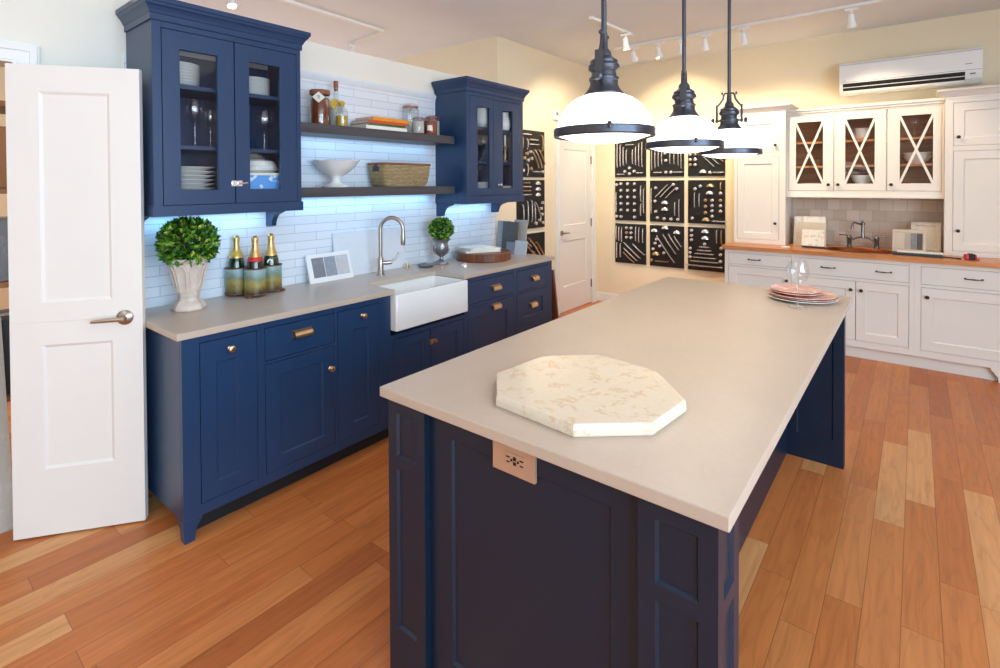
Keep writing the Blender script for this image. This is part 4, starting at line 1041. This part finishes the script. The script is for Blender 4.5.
B['g'] = ([V(.06, .24, .34), V(.15, .26, .36), V(.24, .28, .36), K(.4, .1), K(.55, .1), K(.4, .22, 'gold'), K(.55, .22), K(.4, .34), K(.55, .34), V(.7, .24, .36), V(.8, .26, .38), V(.92, .28, .34), V(.08, .68, .4), V(.2, .68, .36), Dg(.52, .62, .46, -50), Dg(.6, .68, .5, -50), Dg(.52, .76, .46, -50), Dg(.46, .84, .36, -50, 'gold'), Dg(.78, .62, .4, -50)])
B['h'] = ([C(.14, .16), C(.46, .08), C(.8, .18), Dg(.48, .56, .76, -35), Dg(.6, .44, .56, -35), Dg(.72, .38, .44, -35), Dg(.84, .36, .3, -35), K(.22, .34), K(.18, .44), K(.32, .5), K(.44, .66), C(.18, .73, 'gold'), Hh(.36, .87, .32, 'gold'), K(.06, .86, 'gold'), K(.12, .58)])
B['i'] = ([C(.48, .12), C(.48, .27), K(.48, .38), Hh(.46, .45, .22), Hh(.46, .53, .32), Hh(.46, .61, .42), Hh(.46, .7, .52), Hh(.45, .79, .62), Hh(.45, .89, .8), K(.12, .08), K(.12, .2), K(.12, .3), K(.08, .5), K(.08, .6), K(.08, .7), V(.8, .2, .3), V(.92, .2, .3, 'gold'), K(.9, .6), K(.9, .75), K(.92, .45)])
xs = [(.055, .465), (.516, .93), (.977, 1.387)]; zs = [(1.61, 2.11), (1.064, 1.564), (.527, 1.022)]
desc = [['with nested upright pulls, upper left of the nine boards', 'with upright pulls and knobs, upper middle of the nine boards', 'with slanted bars, upper right of the nine on the back wall'],
        ['with rows of silver knobs, middle left of the nine on the back wall', 'with silver cup pulls at the exact centre of the nine boards', 'with brass cup pulls and knobs, middle right of the nine boards'],
        ['with fanned upright pulls, lower left of the nine boards', 'with long slanted bars, lower middle of the nine boards', 'with a pyramid of horizontal bars, lower right of the nine boards']]
order = 'abcdefghi'
for j in range(3):
    for i in range(3):
        (x0, x1), (z0, z1) = xs[i], zs[j]
        board('black board '+desc[j][i], (x0, YB-.001, z0), 0, x1-x0, z1-z0, B[order[j*3+i]], 'hardware boards on the back wall')
for k, (z0, z1, key, lb) in enumerate(((1.602, 2.105, [Hh(.3, .1, .3), V(.12, .28, .3, 'gold'), V(.3, .3, .22), V(.86, .26, .34, 'gold'), Hh(.56, .2, .3), Hh(.56, .3, .34), K(.3, .5, 'gold'), K(.42, .46), K(.2, .6, 'gold'), K(.34, .64), K(.46, .6), Dg(.6, .62, .44, -35, 'gold'), Dg(.72, .6, .46, -35), Dg(.84, .56, .4, -35, 'gold'), V(.3, .84, .24), K(.44, .82, 'gold'), Hh(.66, .88, .26), K(.88, .88), K(.16, .86)], 'with brass and silver pieces, highest of three left of the door'),
                                      (1.05, 1.575, [Hh(.3, .06, .2, 'gold'), Hh(.3, .14, .24), Hh(.3, .22, .22, 'gold'), Hh(.3, .3, .26), C(.72, .1), C(.72, .22), C(.72, .34), V(.3, .68, .5), V(.45, .64, .44), V(.56, .7, .4), Dg(.7, .64, .4, -30), K(.82, .6), K(.86, .72), K(.76, .84), K(.62, .9), V(.14, .7, .4), K(.9, .9), K(.88, .48)], 'with silver pulls and cup pulls, middle one left of the white door'),
                                      (.50, .995, [Dg(.3, .2, .3, -60), Dg(.5, .22, .4, -50, 'gold'), Dg(.6, .34, .5, -45), Dg(.5, .46, .56, -45, 'gold'), Dg(.66, .56, .5, -45), Dg(.8, .4, .5, -40, 'gold'), Dg(.4, .6, .4, -45), K(.2, .5), K(.9, .8), K(.3, .84), Hh(.6, .9, .3)], 'with slanted dark pulls, lowest of the three left of the white door'))):
    board('black hardware board '+lb, (-.2, 3.20, z0), R(90), .505, z1-z0, key, 'hardware boards left of the white door')
# thermostat
t = thing('wall_sensor_box', 'small white box high on the wall above the white door', 'thermostat', (-.199, 3.90, 2.26), R(90))
build('housing', MB().box(0, .10, -.03, 0, 0, .115), M['plastic'], t, bevel=.006); build('screen', MB().box(.03, .075, -.032, -.03, .055, .09), M['greyplastic'], t)

# ------------------------------------------------------------------ white kitchen on the back wall
FY = 4.30
def white_base(label, x0, x1):
    return thing('base_cabinet', label, 'cabinet', (x0, FY, 0), 0, 'white base cabinets under the butcher block top'), x1-x0
WD = YB-FY-.002; WZ0, WZ1 = .105, .877
def toe(root, W, l=0, r=0):
    build('toe_board', MB().box(l, W-r, .05, .065, 0, WZ0), M['white'], root)
r_, W = white_base('white base cabinet at the left end with one drawer above a door', 1.568, 2.185)
case(r_, W, WZ0, WZ1, WD, [(.035, .59, .16, .715), (.035, .59, .735, .845)], M['white'])
dw = front(r_, 'drawer', .035, .59, .735, .845, M['white'], 0, rec=False); fit(dw, barpull_mb(.1), M['bronze'], .27, -.001, .79, 'pull')
dr = front(r_, 'door', .035, .59, .16, .715, M['white'], .07); fit(dr, knob_mb(.014), M['bronze'], .55, -.001, .62)
toe(r_, W)
r_, W = white_base('white sink base cabinet with a wide false drawer and two doors', 2.185, 3.05)
case(r_, W, WZ0, WZ1, WD, [(.03, .465, .16, .675), (.465, .83, .16, .675), (.03, .83, .70, .845)], M['white'])
dw = front(r_, 'drawer', .03, .83, .70, .845, M['white'], 0, rec=False)
fit(dw, barpull_mb(.1), M['bronze'], .26, -.001, .775, 'pull'); fit(dw, barpull_mb(.1), M['bronze'], .66, -.001, .775, 'pull')
dr = front(r_, 'door', .03, .465, .16, .675, M['white'], .07); fit(dr, knob_mb(.015), M['bronze'], .43, -.001, .60)
dr = front(r_, 'door', .465, .83, .16, .675, M['white'], .07); fit(dr, knob_mb(.015), M['bronze'], .505, -.001, .60)
toe(r_, W)
r_, W = white_base('white base cabinet at the right with a drawer above a wide door', 3.05, 3.78)
def foot_(mb): mb.prism([(.46, WZ0+.002), (.46, .085), (.478, .075), (.486, .055), (.50, .04), (.505, 0), (W, 0), (W, WZ0+.002)], 0, .02, 'y')
case(r_, W, WZ0, WZ1, WD, [(.04, .69, .16, .675), (.04, .69, .70, .845)], M['white'], extra=foot_)
dw = front(r_, 'drawer', .04, .69, .70, .845, M['white'], 0, rec=False); fit(dw, barpull_mb(.1), M['bronze'], .36, -.001, .775, 'pull')
dr = front(r_, 'door', .04, .69, .16, .675, M['white'], .075); fit(dr, knob_mb(.015), M['bronze'], .08, -.001, .60)
toe(r_, W)
r_, W = white_base('white base cabinet beyond the right edge of the photo', 3.78, 4.42)
case(r_, W, WZ0, WZ1, WD, [(.03, .61, .16, .675), (.03, .61, .70, .845)], M['white'])
dw = front(r_, 'drawer', .03, .61, .70, .845, M['white'], 0, rec=False); fit(dw, barpull_mb(.1), M['bronze'], .32, -.001, .775, 'pull')
dr = front(r_, 'door', .03, .61, .16, .675, M['white'], .07); fit(dr, knob_mb(.015), M['bronze'], .07, -.001, .60)
toe(r_, W)
# butcher block top with oval sink hole
bt = MB()
ox, oy, oa, ob = 2.655, 4.555, .255, .175
N = 32
x0, x1, y0, y1 = 1.545, 4.44, FY-.03, YB-.002
el = [(ox+oa*math.cos(2*PI*i/N), oy+ob*math.sin(2*PI*i/N)) for i in range(N)]
def toedge(p):
    dx_, dy_ = p[0]-ox, p[1]-oy; ks = []
    if dx_ > 1e-9: ks.append((x1-ox)/dx_)
    if dx_ < -1e-9: ks.append((x0-ox)/dx_)
    if dy_ > 1e-9: ks.append((y1-oy)/dy_)
    if dy_ < -1e-9: ks.append((y0-oy)/dy_)
    k = min(ks); return (ox+dx_*k, oy+dy_*k)
angs = [2*PI*i/N for i in range(N)]+[math.atan2(b-oy, a-ox) % (2*PI) for a in (x0, x1) for b in (y0, y1)]
angs = sorted(angs); inn = [(ox+oa*math.cos(a), oy+ob*math.sin(a)) for a in angs]; outp = [toedge((ox+math.cos(a), oy+math.sin(a))) for a in angs]; m_ = len(angs)
vs = [(x, y, z) for z in (.878, .914) for x, y in inn]+[(x, y, z) for z in (.878, .914) for x, y in outp]
fs = []
for i in range(m_):
    j = (i+1) % m_
    fs += [(m_+i, m_+j, 3*m_+j, 3*m_+i), (i, 2*m_+i, 2*m_+j, j), (i, j, m_+j, m_+i), (2*m_+i, 3*m_+i, 3*m_+j, 2*m_+j)]
bt.add(vs, fs)
one('butcher_block_top', bt, M['butcher'], 'long orange butcher block worktop on the white base cabinets', 'worktop')
cs = MB(); vs = []; fs = []
prof = [(1.05, .9145), (1.05, .920), (1.0, .922), (.97, .915), (.94, .87), (.82, .80), (.4, .785), (.0001, .784)]
prof2 = [(.0001, .780), (.42, .781), (.85, .796), (.97, .87), (.985, .9145)]
pp = prof+prof2
for k, z in pp: vs += [(oa*k*math.cos(2*PI*i/N), ob*k*math.sin(2*PI*i/N), z-.914) for i in range(N)]
for a in range(len(pp)):
    b = (a+1) % len(pp)
    for i in range(N): fs.append((a*N+i, a*N+(i+1) % N, b*N+(i+1) % N, b*N+i))
cs.add(vs, fs)
# the sink drops into the base cabinet: keep it above the case by a shallow basin
cs.v = [(x, y, max(z, -.034) if z < -.034 else z) for x, y, z in cs.v]
one('copper_bar_sink', cs, M['copper'], 'oval hammered copper sink set in the butcher block top', 'sink', (ox, oy, .914), smooth=True)
# backsplash behind
struct('wall_back_backsplash', MB().box(2.05, 3.245, YB-.012, YB-.001, .914, 1.45), M['trav'], bpy.data.objects['wall_back'])
# tall wall cabinets
def white_crown(mb, W, D, z, h=.08, pr=.055):
    st = [(.004, 0), (.004, .018), (.012, .022), (.03, .045), (.042, .058), (pr, .064), (pr, h)]; vs = []; m = len(st)
    for p, q in st: vs += [(-p, D, z+q), (-p, -p, z+q), (W+p, -p, z+q), (W+p, D, z+q)]
    fs = [(a*4+i, a*4+(i+1) % 4, (a+1)*4+(i+1) % 4, (a+1)*4+i) for a in range(m-1) for i in range(4)]+[(0, 1, 2, 3), tuple((m-1)*4+i for i in range(4))]
    return mb.add(vs, fs)
def tall(label, x0, x1, dx0, dx1, side):
    r = thing('tall_wall_cabinet', label, 'cabinet', (x0, 4.62, .9145), 0); W = x1-x0; z = lambda q: q-.9145; Dp = YB-4.62-.002
    case(r, W, 0, z(2.225), Dp, [(dx0, dx1, z(.955), z(1.79)), (dx0, dx1, z(1.832), z(2.19))], M['white'])
    d = front(r, 'door', dx0, dx1, z(.955), z(1.79), M['white'], .065); fit(d, knob_mb(.014), M['bronze'], dx1-.032 if side > 0 else dx0+.034, -.001, z(1.125))
    d = front(r, 'door', dx0, dx1, z(1.832), z(2.19), M['white'], .065); fit(d, knob_mb(.014), M['bronze'], dx1-.032 if side > 0 else dx0+.034, -.001, z(1.905))
    build('crown_moulding', white_crown(MB(), W, Dp, z(2.225)), M['white'], r, bevel=.001, seg=1)
tall('tall white cabinet standing on the butcher block left of the glass doors', 1.572, 2.048, .03, .42, 1)
tall('tall white cabinet standing on the butcher block right of the glass doors', 3.243, 4.05, .052, .76, -1)
# glass-front cabinet
gx, gz = 2.0495, 1.388
r_ = thing('glass_front_cabinet', 'white wall cabinet with three crossed glass doors above the stone tiles', 'cabinet', (gx, 4.69, gz)); W = 3.2415-gx; Dp = YB-4.69-.002
ops = [(2.062, 2.442), (2.445, 2.845), (2.848, 3.226)]; gl = [(2.123, 2.358), (2.531, 2.761), (2.938, 3.17)]
cb_ = MB(); cb_.frame_cells(0, W, 0, 2.205-gz, 0, T, [(a-gx, b-gx, 1.452-gz, 2.19-gz) for a, b in ops])
cb_.box(0, .018, T, Dp, 0, 2.205-gz); cb_.box(W-.018, W, T, Dp, 0, 2.205-gz); cb_.box(.018, W-.018, T, Dp, 2.187-gz, 2.205-gz); cb_.box(.018, W-.018, T, Dp, .0, .062); cb_.box(-.0, W, -.012, 0, 0, .018)
build('cabinet_case', cb_, M['white'], r_, bevel=.001, seg=1)
build('back_panel', MB().box(.019, W-.019, Dp-.010, Dp-.001, .063, 2.186-gz), M['interior'], r_)
for zz in (1.93, 1.695): build('shelf', MB().box(.019, W-.019, .04, Dp-.011, zz-gz-.02, zz-gz), M['butcher'], r_)
build('crown_moulding', white_crown(MB(), W-.002, Dp, 2.205-gz, .05, .028).add([], []), M['white'], r_) if False else build('top_moulding', MB().box(0, W, -.012, Dp, 2.2055-gz, 2.225-gz).box(0, W, -.024, Dp, 2.2255-gz, 2.25-gz), M['white'], r_, bevel=.003)
for k, ((a, b), (p, q)) in enumerate(zip(ops, gl)):
    dr = front(r_, 'door', a-gx, b-gx, 1.452-gz, 2.19-gz, M['white'], (p-a, b-q, 1.517-1.452, 2.19-2.122), hole=True)
    build('pane', MB().box(p-gx-.004, q-gx+.004, .010, .013, 1.517-gz-.004, 2.122-gz+.004), M['pane'], dr)
    xm = MB(); A = (p-gx, 1.517-gz); Bq = (q-gx, 2.122-gz)
    for (P0, P1) in ((A, Bq), ((A[0], Bq[1]), (Bq[0], A[1]))):
        dv = Vector((P1[0]-P0[0], P1[1]-P0[1])); nn = Vector((-dv.y, dv.x)).normalized()*.0095
        pts = [(P0[0]+nn.x, P0[1]+nn.y), (P0[0]-nn.x, P0[1]-nn.y), (P1[0]-nn.x, P1[1]-nn.y), (P1[0]+nn.x, P1[1]+nn.y)]
        xm.prism(pts, .001+.0004*(P0 is not A), .009-.0004*(P0 is not A), 'y')
    build('crossed_muntin', xm, M['white'], dr)
    kx = (b-.04, a+.034, a+.032)[k]
    fit(dr, knob_mb(.014), M['bronze'], kx-gx, -.001, 1.51-gz)
# contents of the white glass cabinet
fz = 1.4505
stack(5, plate_mb(.10, .018), M['china'], (2.245, 4.84, fz), .014, 'stacked_plate', 'plate in the stack at the bottom behind the left crossed glass door', 'plate', 'plates behind the left crossed door')
stack(3, plate_mb(.105, .02), M['china'], (2.655, 4.85, fz), .016, 'stacked_plate', 'plate in the stack at the bottom behind the middle crossed glass door', 'plate', 'plates behind the middle crossed door')
one('serving_bowl', bowl_mb(.095, .09), M['china'], 'white serving bowl on the plates behind the middle crossed glass door', 'bowl', (2.655, 4.85, fz+.058), smooth=True)
stack(5, plate_mb(.105, .018), M['china'], (3.06, 4.84, fz), .013, 'stacked_plate', 'plate in the stack at the bottom behind the right crossed glass door', 'plate', 'plates behind the right crossed door')
stack(4, bowl_mb(.07, .05), M['china'], (2.65, 4.85, 1.9305), .02, 'small_bowl', 'small bowl in the stack on the top shelf behind the middle crossed door', 'bowl', 'bowls on the top shelf of the white cabinet')
stack(2, bowl_mb(.105, .07), M['china'], (3.06, 4.85, 1.6955), .03, 'mixing_bowl', 'wide bowl of the pair on the middle shelf behind the right crossed door', 'bowl', 'bowls behind the right crossed door')
wineglass('wine_glass', 'stemmed glass on the top shelf behind the right crossed door', (3.04, 4.82, 1.9305), .17, .036, .032, .08)
one('grey_bowl', bowl_mb(.08, .06), M['silver'], 'grey metal bowl on the middle shelf behind the left crossed door', 'bowl', (2.30, 4.85, 1.6955), smooth=True)
# things on the butcher block
zc = .9145
t = lean('stone_sample_book', 'tall white stone sample panel at the back of the sample holder', 'sample panel', (2.10, 4.735, zc), R(-4), 8, [('panel', MB().box(0, .27, 0, .02, .0, .285), M['whitemarble'], .001)])
t = lean('stone_sample_book', 'cream stone sample panel in the middle of the sample holder', 'sample panel', (2.145, 4.66, zc), R(-4), 9, [('panel', MB().box(0, .24, 0, .018, .0, .235), M['beigesample'], .001)])
t = lean('stone_sample_book', 'small gold-veined marble sample panel at the front of the sample holder', 'sample panel', (2.205, 4.50, zc+.011), R(-2), 12, [('panel', MB().box(0, .185, 0, .015, .004, .165), M['goldmarble'], .001), ('base', MB().box(0, .19, -.004, .05, .0, .01), M['slate'], .001)])
lean('swatch_board', 'framed board of four beige to charcoal swatches right of the bridge faucet', 'sample board', (2.89, 4.655, zc), R(-3), 10,
     [('frame', MB().panel(0, .235, 0, .20, 0, .012, .018, .018, .024, .024, .003, .001), M['beigesample'], .001)]+
     [('swatch', MB().box(.045+.042*i, .085+.042*i, .0006, .006, .03, .17), m, .0004) for i, m in enumerate((M['beigesample'], M['taupe'], M['greyslab'], M['darkgrey']))])
lean('cabinet_door_sample', 'beige framed sample door leaning beside the right tall cabinet', 'sample door', (3.02, 4.76, zc), R(-2), 7,
     [('panel', MB().panel(0, .205, 0, .265, 0, .018, .03, .03, .03, .03, .006, .004), M['beigesample'], .001)])
t = thing('sample_case', 'flat black sample case lying open at the front of the butcher block', 'case', (2.90, 4.40, zc), R(-3))
build('tray', MB().box(0, .325, 0, .10, 0, .022), M['slate'], t, bevel=.002); build('pages', MB().box(.03, .33, .03, .11, .0225, .032), M['cream'], t, bevel=.001)
t = thing('tape_measure', 'red and black tape measure on the butcher block at far right', 'tape measure', (3.40, 4.40, zc), R(12))
build('shell', MB().box(-.045, .03, -.025, .025, 0, .045), M['tape'], t, bevel=.01, seg=3); build('grip', MB().box(-.022, .02, -.028, .028, .004, .049), M['dark'], t, bevel=.006); build('hook', MB().box(.03, .05, -.01, .01, .002, .014), M['tape'], t, bevel=.002)
t = thing('marker_pen', 'dark pen lying on the butcher block beside the tape measure', 'pen', (3.275, 4.40, zc+.006), R(-25))
build('barrel', MB().tube([(-.06, 0, 0), (.04, 0, 0)], .0055, 10), M['slate'], t, smooth=True); build('cap', MB().tube([(.04, 0, 0), (.07, 0, 0)], .006, 10), M['bronze'], t, smooth=True)
t = thing('white_block', 'small white block on the butcher block below the left tall cabinet', 'block', (2.09, 4.40, zc), R(-15))
build('block', MB().box(-.035, .035, -.018, .018, 0, .014), M['plastic'], t, bevel=.004)
# bridge faucet
t = thing('bridge_faucet', 'grey metal bridge faucet with two lever handles behind the copper sink', 'faucet', (2.665, 4.80, zc))
for s in (-1, 1):
    b = MB(); b.lathe([(0, 0), (.026, 0), (.026, .006), (.02, .012), (.019, .07), (.022, .08), (.022, .10), (.014, .108), (.01, .12), (0, .122)], 20, (s*.105, 0, 0)); build('valve', b, M['pewter'], t, smooth=True)
    l = MB(); l.tube([(s*.105, 0, .112), (s*.14, -.01, .116), (s*.185, -.02, .118)], [.006, .005, .006], 8); build('lever', l, M['pewter'], t, smooth=True)
b = MB(); b.tube([(-.105, 0, .06), (-.08, 0, .075), (-.04, 0, .098), (0, 0, .102), (.04, 0, .098), (.08, 0, .075), (.105, 0, .06)], .008, 10); build('bridge', b, M['pewter'], t, smooth=True)
b = MB(); b.lathe([(0, .09), (.016, .09), (.017, .12), (.014, .13), (.014, .215), (.019, .222), (.019, .238), (.008, .248), (.006, .262), (0, .264)], 18); build('column', b, M['pewter'], t, smooth=True)
b = MB(); b.tube([(0, 0, .228), (-.02, -.03, .225), (-.045, -.07, .238), (-.06, -.105, .245), (-.07, -.13, .235), (-.072, -.138, .21), (-.072, -.138, .18)], [.009, .009, .009, .009, .010, .011, .012], 12); build('spout', b, M['pewter'], t, smooth=True)

# air conditioner
ac = thing('wall_air_conditioner', 'white split air conditioner high on the wall above the glass cabinet', 'air conditioner', (2.475, YB-.001, 2.372))
pr = [(0, 0), (-.13, 0), (-.185, .035), (-.205, .075), (-.21, .10), (-.21, .26), (-.195, .288), (-.16, .295), (0, .295)]
build('housing', MB().prism([(y, z) for y, z in pr], 0, 1.01, 'x'), M['plastic'], ac, bevel=.006, seg=3)
build('air_slot', MB().prism([(-.15, .012), (-.1875, .033), (-.2095, .082), (-.2115, .093), (-.19, .093)], .03, .90, 'x'), M['dark'], ac)
fl_ = MB()
for a_, b_ in ((.0, .30), (.38, .64)): fl_.prism([(-.158-a_*.054, .010+a_*.075), (-.158-b_*.054, .010+b_*.075), (-.166-b_*.054, .012+b_*.075), (-.166-a_*.054, .008+a_*.075)], .032, .898, 'x')
build('louvre', fl_, M['plastic'], ac)
build('front_seam', MB().box(.004, 1.006, -.2112, -.2095, .1045, .107).box(.004, 1.006, -.2085, -.206, .268, .27), M['greyplastic'], ac)
build('indicator', MB().box(.93, .965, -.2125, -.2095, .066, .078).box(.03, .055, -.2115, -.2095, .118, .122).box(.90, .945, -.2115, -.2095, .155, .160), M['greyplastic'], ac)

# ------------------------------------------------------------------ track lights
def track(label, pts, group='ceiling light tracks'):
    t = thing('light_track', label, 'light track', (0, 0, HC-.0005), 0, group)
    for a, b in zip(pts, pts[1:]):
        d = Vector((b[0]-a[0], b[1]-a[1])); n = Vector((-d.y, d.x)).normalized()*.018
        m = MB(); m.prism([(a[0]+n.x, a[1]+n.y), (b[0]+n.x, b[1]+n.y), (b[0]-n.x, b[1]-n.y), (a[0]-n.x, a[1]-n.y)], -.024, 0, 'z'); build('rail', m, M['trim'], t, bevel=.002)
    return t
track('white light track parallel to the back wall above the display boards', [(.50, 4.06), (4.3, 4.03)])
track('short white light track running away from the camera near the first pendant', [(.82, 2.93), (.87, 3.66)])
track('L-shaped white light track above the tiled half wall', [(-.74, -.4), (-.905, 2.045), (-1.56, 2.13)])
def spot_head(label, loc, rz, tilt, lit=True):
    t = thing('track_spotlight', label, 'spotlight', (loc[0], loc[1], HC-.0255), rz, 'white track spotlights')
    build('adapter', MB().box(-.05, .05, -.016, .016, -.022, 0), M['plastic'], t, bevel=.004)
    build('stem', MB().lathe([(0, -.07), (.007, -.07), (.007, -.02), (0, -.02)], 12), M['plastic'], t, smooth=True)
    b = MB(); b.lathe([(0, .055), (.018, .055), (.024, .045), (.026, -.01), (.034, -.03), (.036, -.055), (.032, -.055), (.028, -.03), (0, -.026)], 24)
    o = build('lamp_head', b, M['plastic'], t, smooth=True); o.location = (0, 0, -.10); o.rotation_euler = (R(tilt), 0, 0)
    l = build('lens', MB().lathe([(0, -.040), (.027, -.040), (.027, -.044), (0, -.046)], 20), M['bulb'], o, smooth=True)
    return t
for x, lb in ((.72, 'first white track spotlight from the left on the back wall track'), (.99, 'second white track spotlight from the left on the back wall track'), (1.22, 'third white spotlight on the back wall track, behind the middle pendant rod'),
              (1.45, 'fourth white spotlight on the back wall track, between the two farther rods'), (1.80, 'fifth white spotlight on the back wall track, right of the farthest rod'), (2.63, 'isolated white spotlight above the air conditioner on the back wall track')):
    spot_head(lb, (x, 4.055), 0, 28)
spot_head('white spotlight on the short track left of the second pendant rod', (.862, 3.55), 0, 10)
spot_head('white spotlight on the track above the large navy wall cabinet', (-.82, .60), R(90), -20)
spot_head('white spotlight at the end of the L-shaped track above the half wall', (-1.50, 2.123), R(90), -20)

# ------------------------------------------------------------------ room beyond the near doorway
t = thing('storage_rack', 'storage rack with goods seen through the doorway at the far left', 'rack', (-.75, -1.25, 0), 0)
rk = MB()
for x in (0, .37):
    for y in (0, .86): rk.box(x, x+.03, y, y+.03, 0, 2.05)
build('upright', rk, M['slate'], t)
for z in (.5, 1.05, 1.5, 1.92): build('rack_shelf', MB().box(0, .4, 0, .89, z, z+.025), M['brownshed'], t)
for k, (z, hh, mt, lb) in enumerate(((1.526, .3, 'brownshed', 'brown carton on the upper shelf of the storage rack'), (1.076, .3, 'greyslab', 'grey carton on the middle shelf of the storage rack'), (.526, .36, 'slate', 'dark carton on the lower shelf of the storage rack'))):
    c = thing('carton', lb, 'box', (-.71, -1.15, z), 0, 'cartons on the storage rack')
    build('carton_body', MB().box(0, .32, 0, .68, 0, hh), M[mt], c, bevel=.004); build('carton_tape', MB().box(.13, .19, -.0015, .6815, 0, hh+.0015), M['cream'], c)
for k, (y, mt, lb) in enumerate(((-.76, 'taupe', 'taupe slab leaning on the rack nearest the doorway jamb'), (-.83, 'greyslab', 'grey slab leaning on the rack behind the taupe slab'), (-.91, 'darkgrey', 'charcoal slab leaning on the rack farthest from the jamb'))):
    lean('leaning_slab', lb, 'slab', (-.10-.03*k, y-.03, 0), R(90), 16, [('slab', MB().box(0, .09, 0, .018, 0, .95-.07*k), M[mt], .001)], 'slabs leaning by the doorway')

# ------------------------------------------------------------------ light
def spot(loc, target, power, color, size=60, blend=.6, rad=.03):
    l = bpy.data.lights.new('spot_beam', 'SPOT'); l.energy = power; l.color = color; l.spot_size = R(size); l.spot_blend = blend; l.shadow_soft_size = rad
    o = bpy.data.objects.new('spot_beam', l); COL.objects.link(o); o.location = loc
    o.rotation_euler = (Vector(target)-Vector(loc)).to_track_quat('-Z', 'Y').to_euler(); return o
WARM = (1.0, .80, .54)
for x, p, tx, tz in ((.72, 44, .3, 1.4), (.99, 56, .9, 2.1), (1.45, 44, 1.5, 1.6), (1.80, 46, 2.1, 1.6), (2.63, 40, 2.9, 1.4)):
    spot((x, 4.02, 2.80), (tx, 4.98, tz), p, WARM, 80)
spot((.862, 3.52, 2.78), (-.1, 4.0, 1.6), 60, (1, .86, .66), 100)
for y in (.353, 1.084, 1.77):
    l = bpy.data.lights.new('pendant_bulb', 'AREA'); l.shape = 'DISK'; l.size = .26; l.energy = .9; l.color = (1, .88, .70)
    o = bpy.data.objects.new('pendant_bulb', l); COL.objects.link(o); o.location = (2.28, y, 1.660)
DAY = (.54, .77, 1.0)
for k, (a, b) in enumerate([(-3.9, -2.5), (-2.2, -.8), (-.5, .9)]):
    area('window_daylight', (XR-.02, (a+b)/2, 1.68), (0, R(90), 0), 2.25, 1.3, 84, DAY)
area('window_daylight', (XL+.03, 1.6, 1.55), (0, R(-90), 0), 2.0, 2.1, 34, (.86, .93, 1.0))  # added fill at the made-up left window, brightens the ceiling there
# added fill lights under the ceiling that raise the general brightness of the room
area('showroom_ceiling_light', (1.2, -2.4, HC-.02), (0, 0, 0), 2.4, 1.2, 14, (1, .95, .88))
area('showroom_ceiling_light', (4.4, .6, HC-.02), (0, 0, 0), 1.6, 2.4, 11, (1, .95, .88))
area('showroom_ceiling_light', (-2.2, .2, HC-.02), (0, 0, 0), 1.6, 2.4, 30, (1, .95, .88))
area('showroom_ceiling_light', (1.2, 2.6, HC-.02), (0, 0, 0), .9, 1.8, 8, (1, .95, .88))
w = bpy.data.worlds.new('sky'); SC.world = w; w.use_nodes = True
bg = w.node_tree.nodes['Background']; bg.inputs[0].default_value = (.75, .86, 1, 1); bg.inputs[1].default_value = 1.5
SC.view_settings.view_transform = 'Standard'; SC.view_settings.look = 'None'; SC.view_settings.gamma = 1; SC.view_settings.use_curve_mapping = False
SC.view_settings.exposure = 0.16
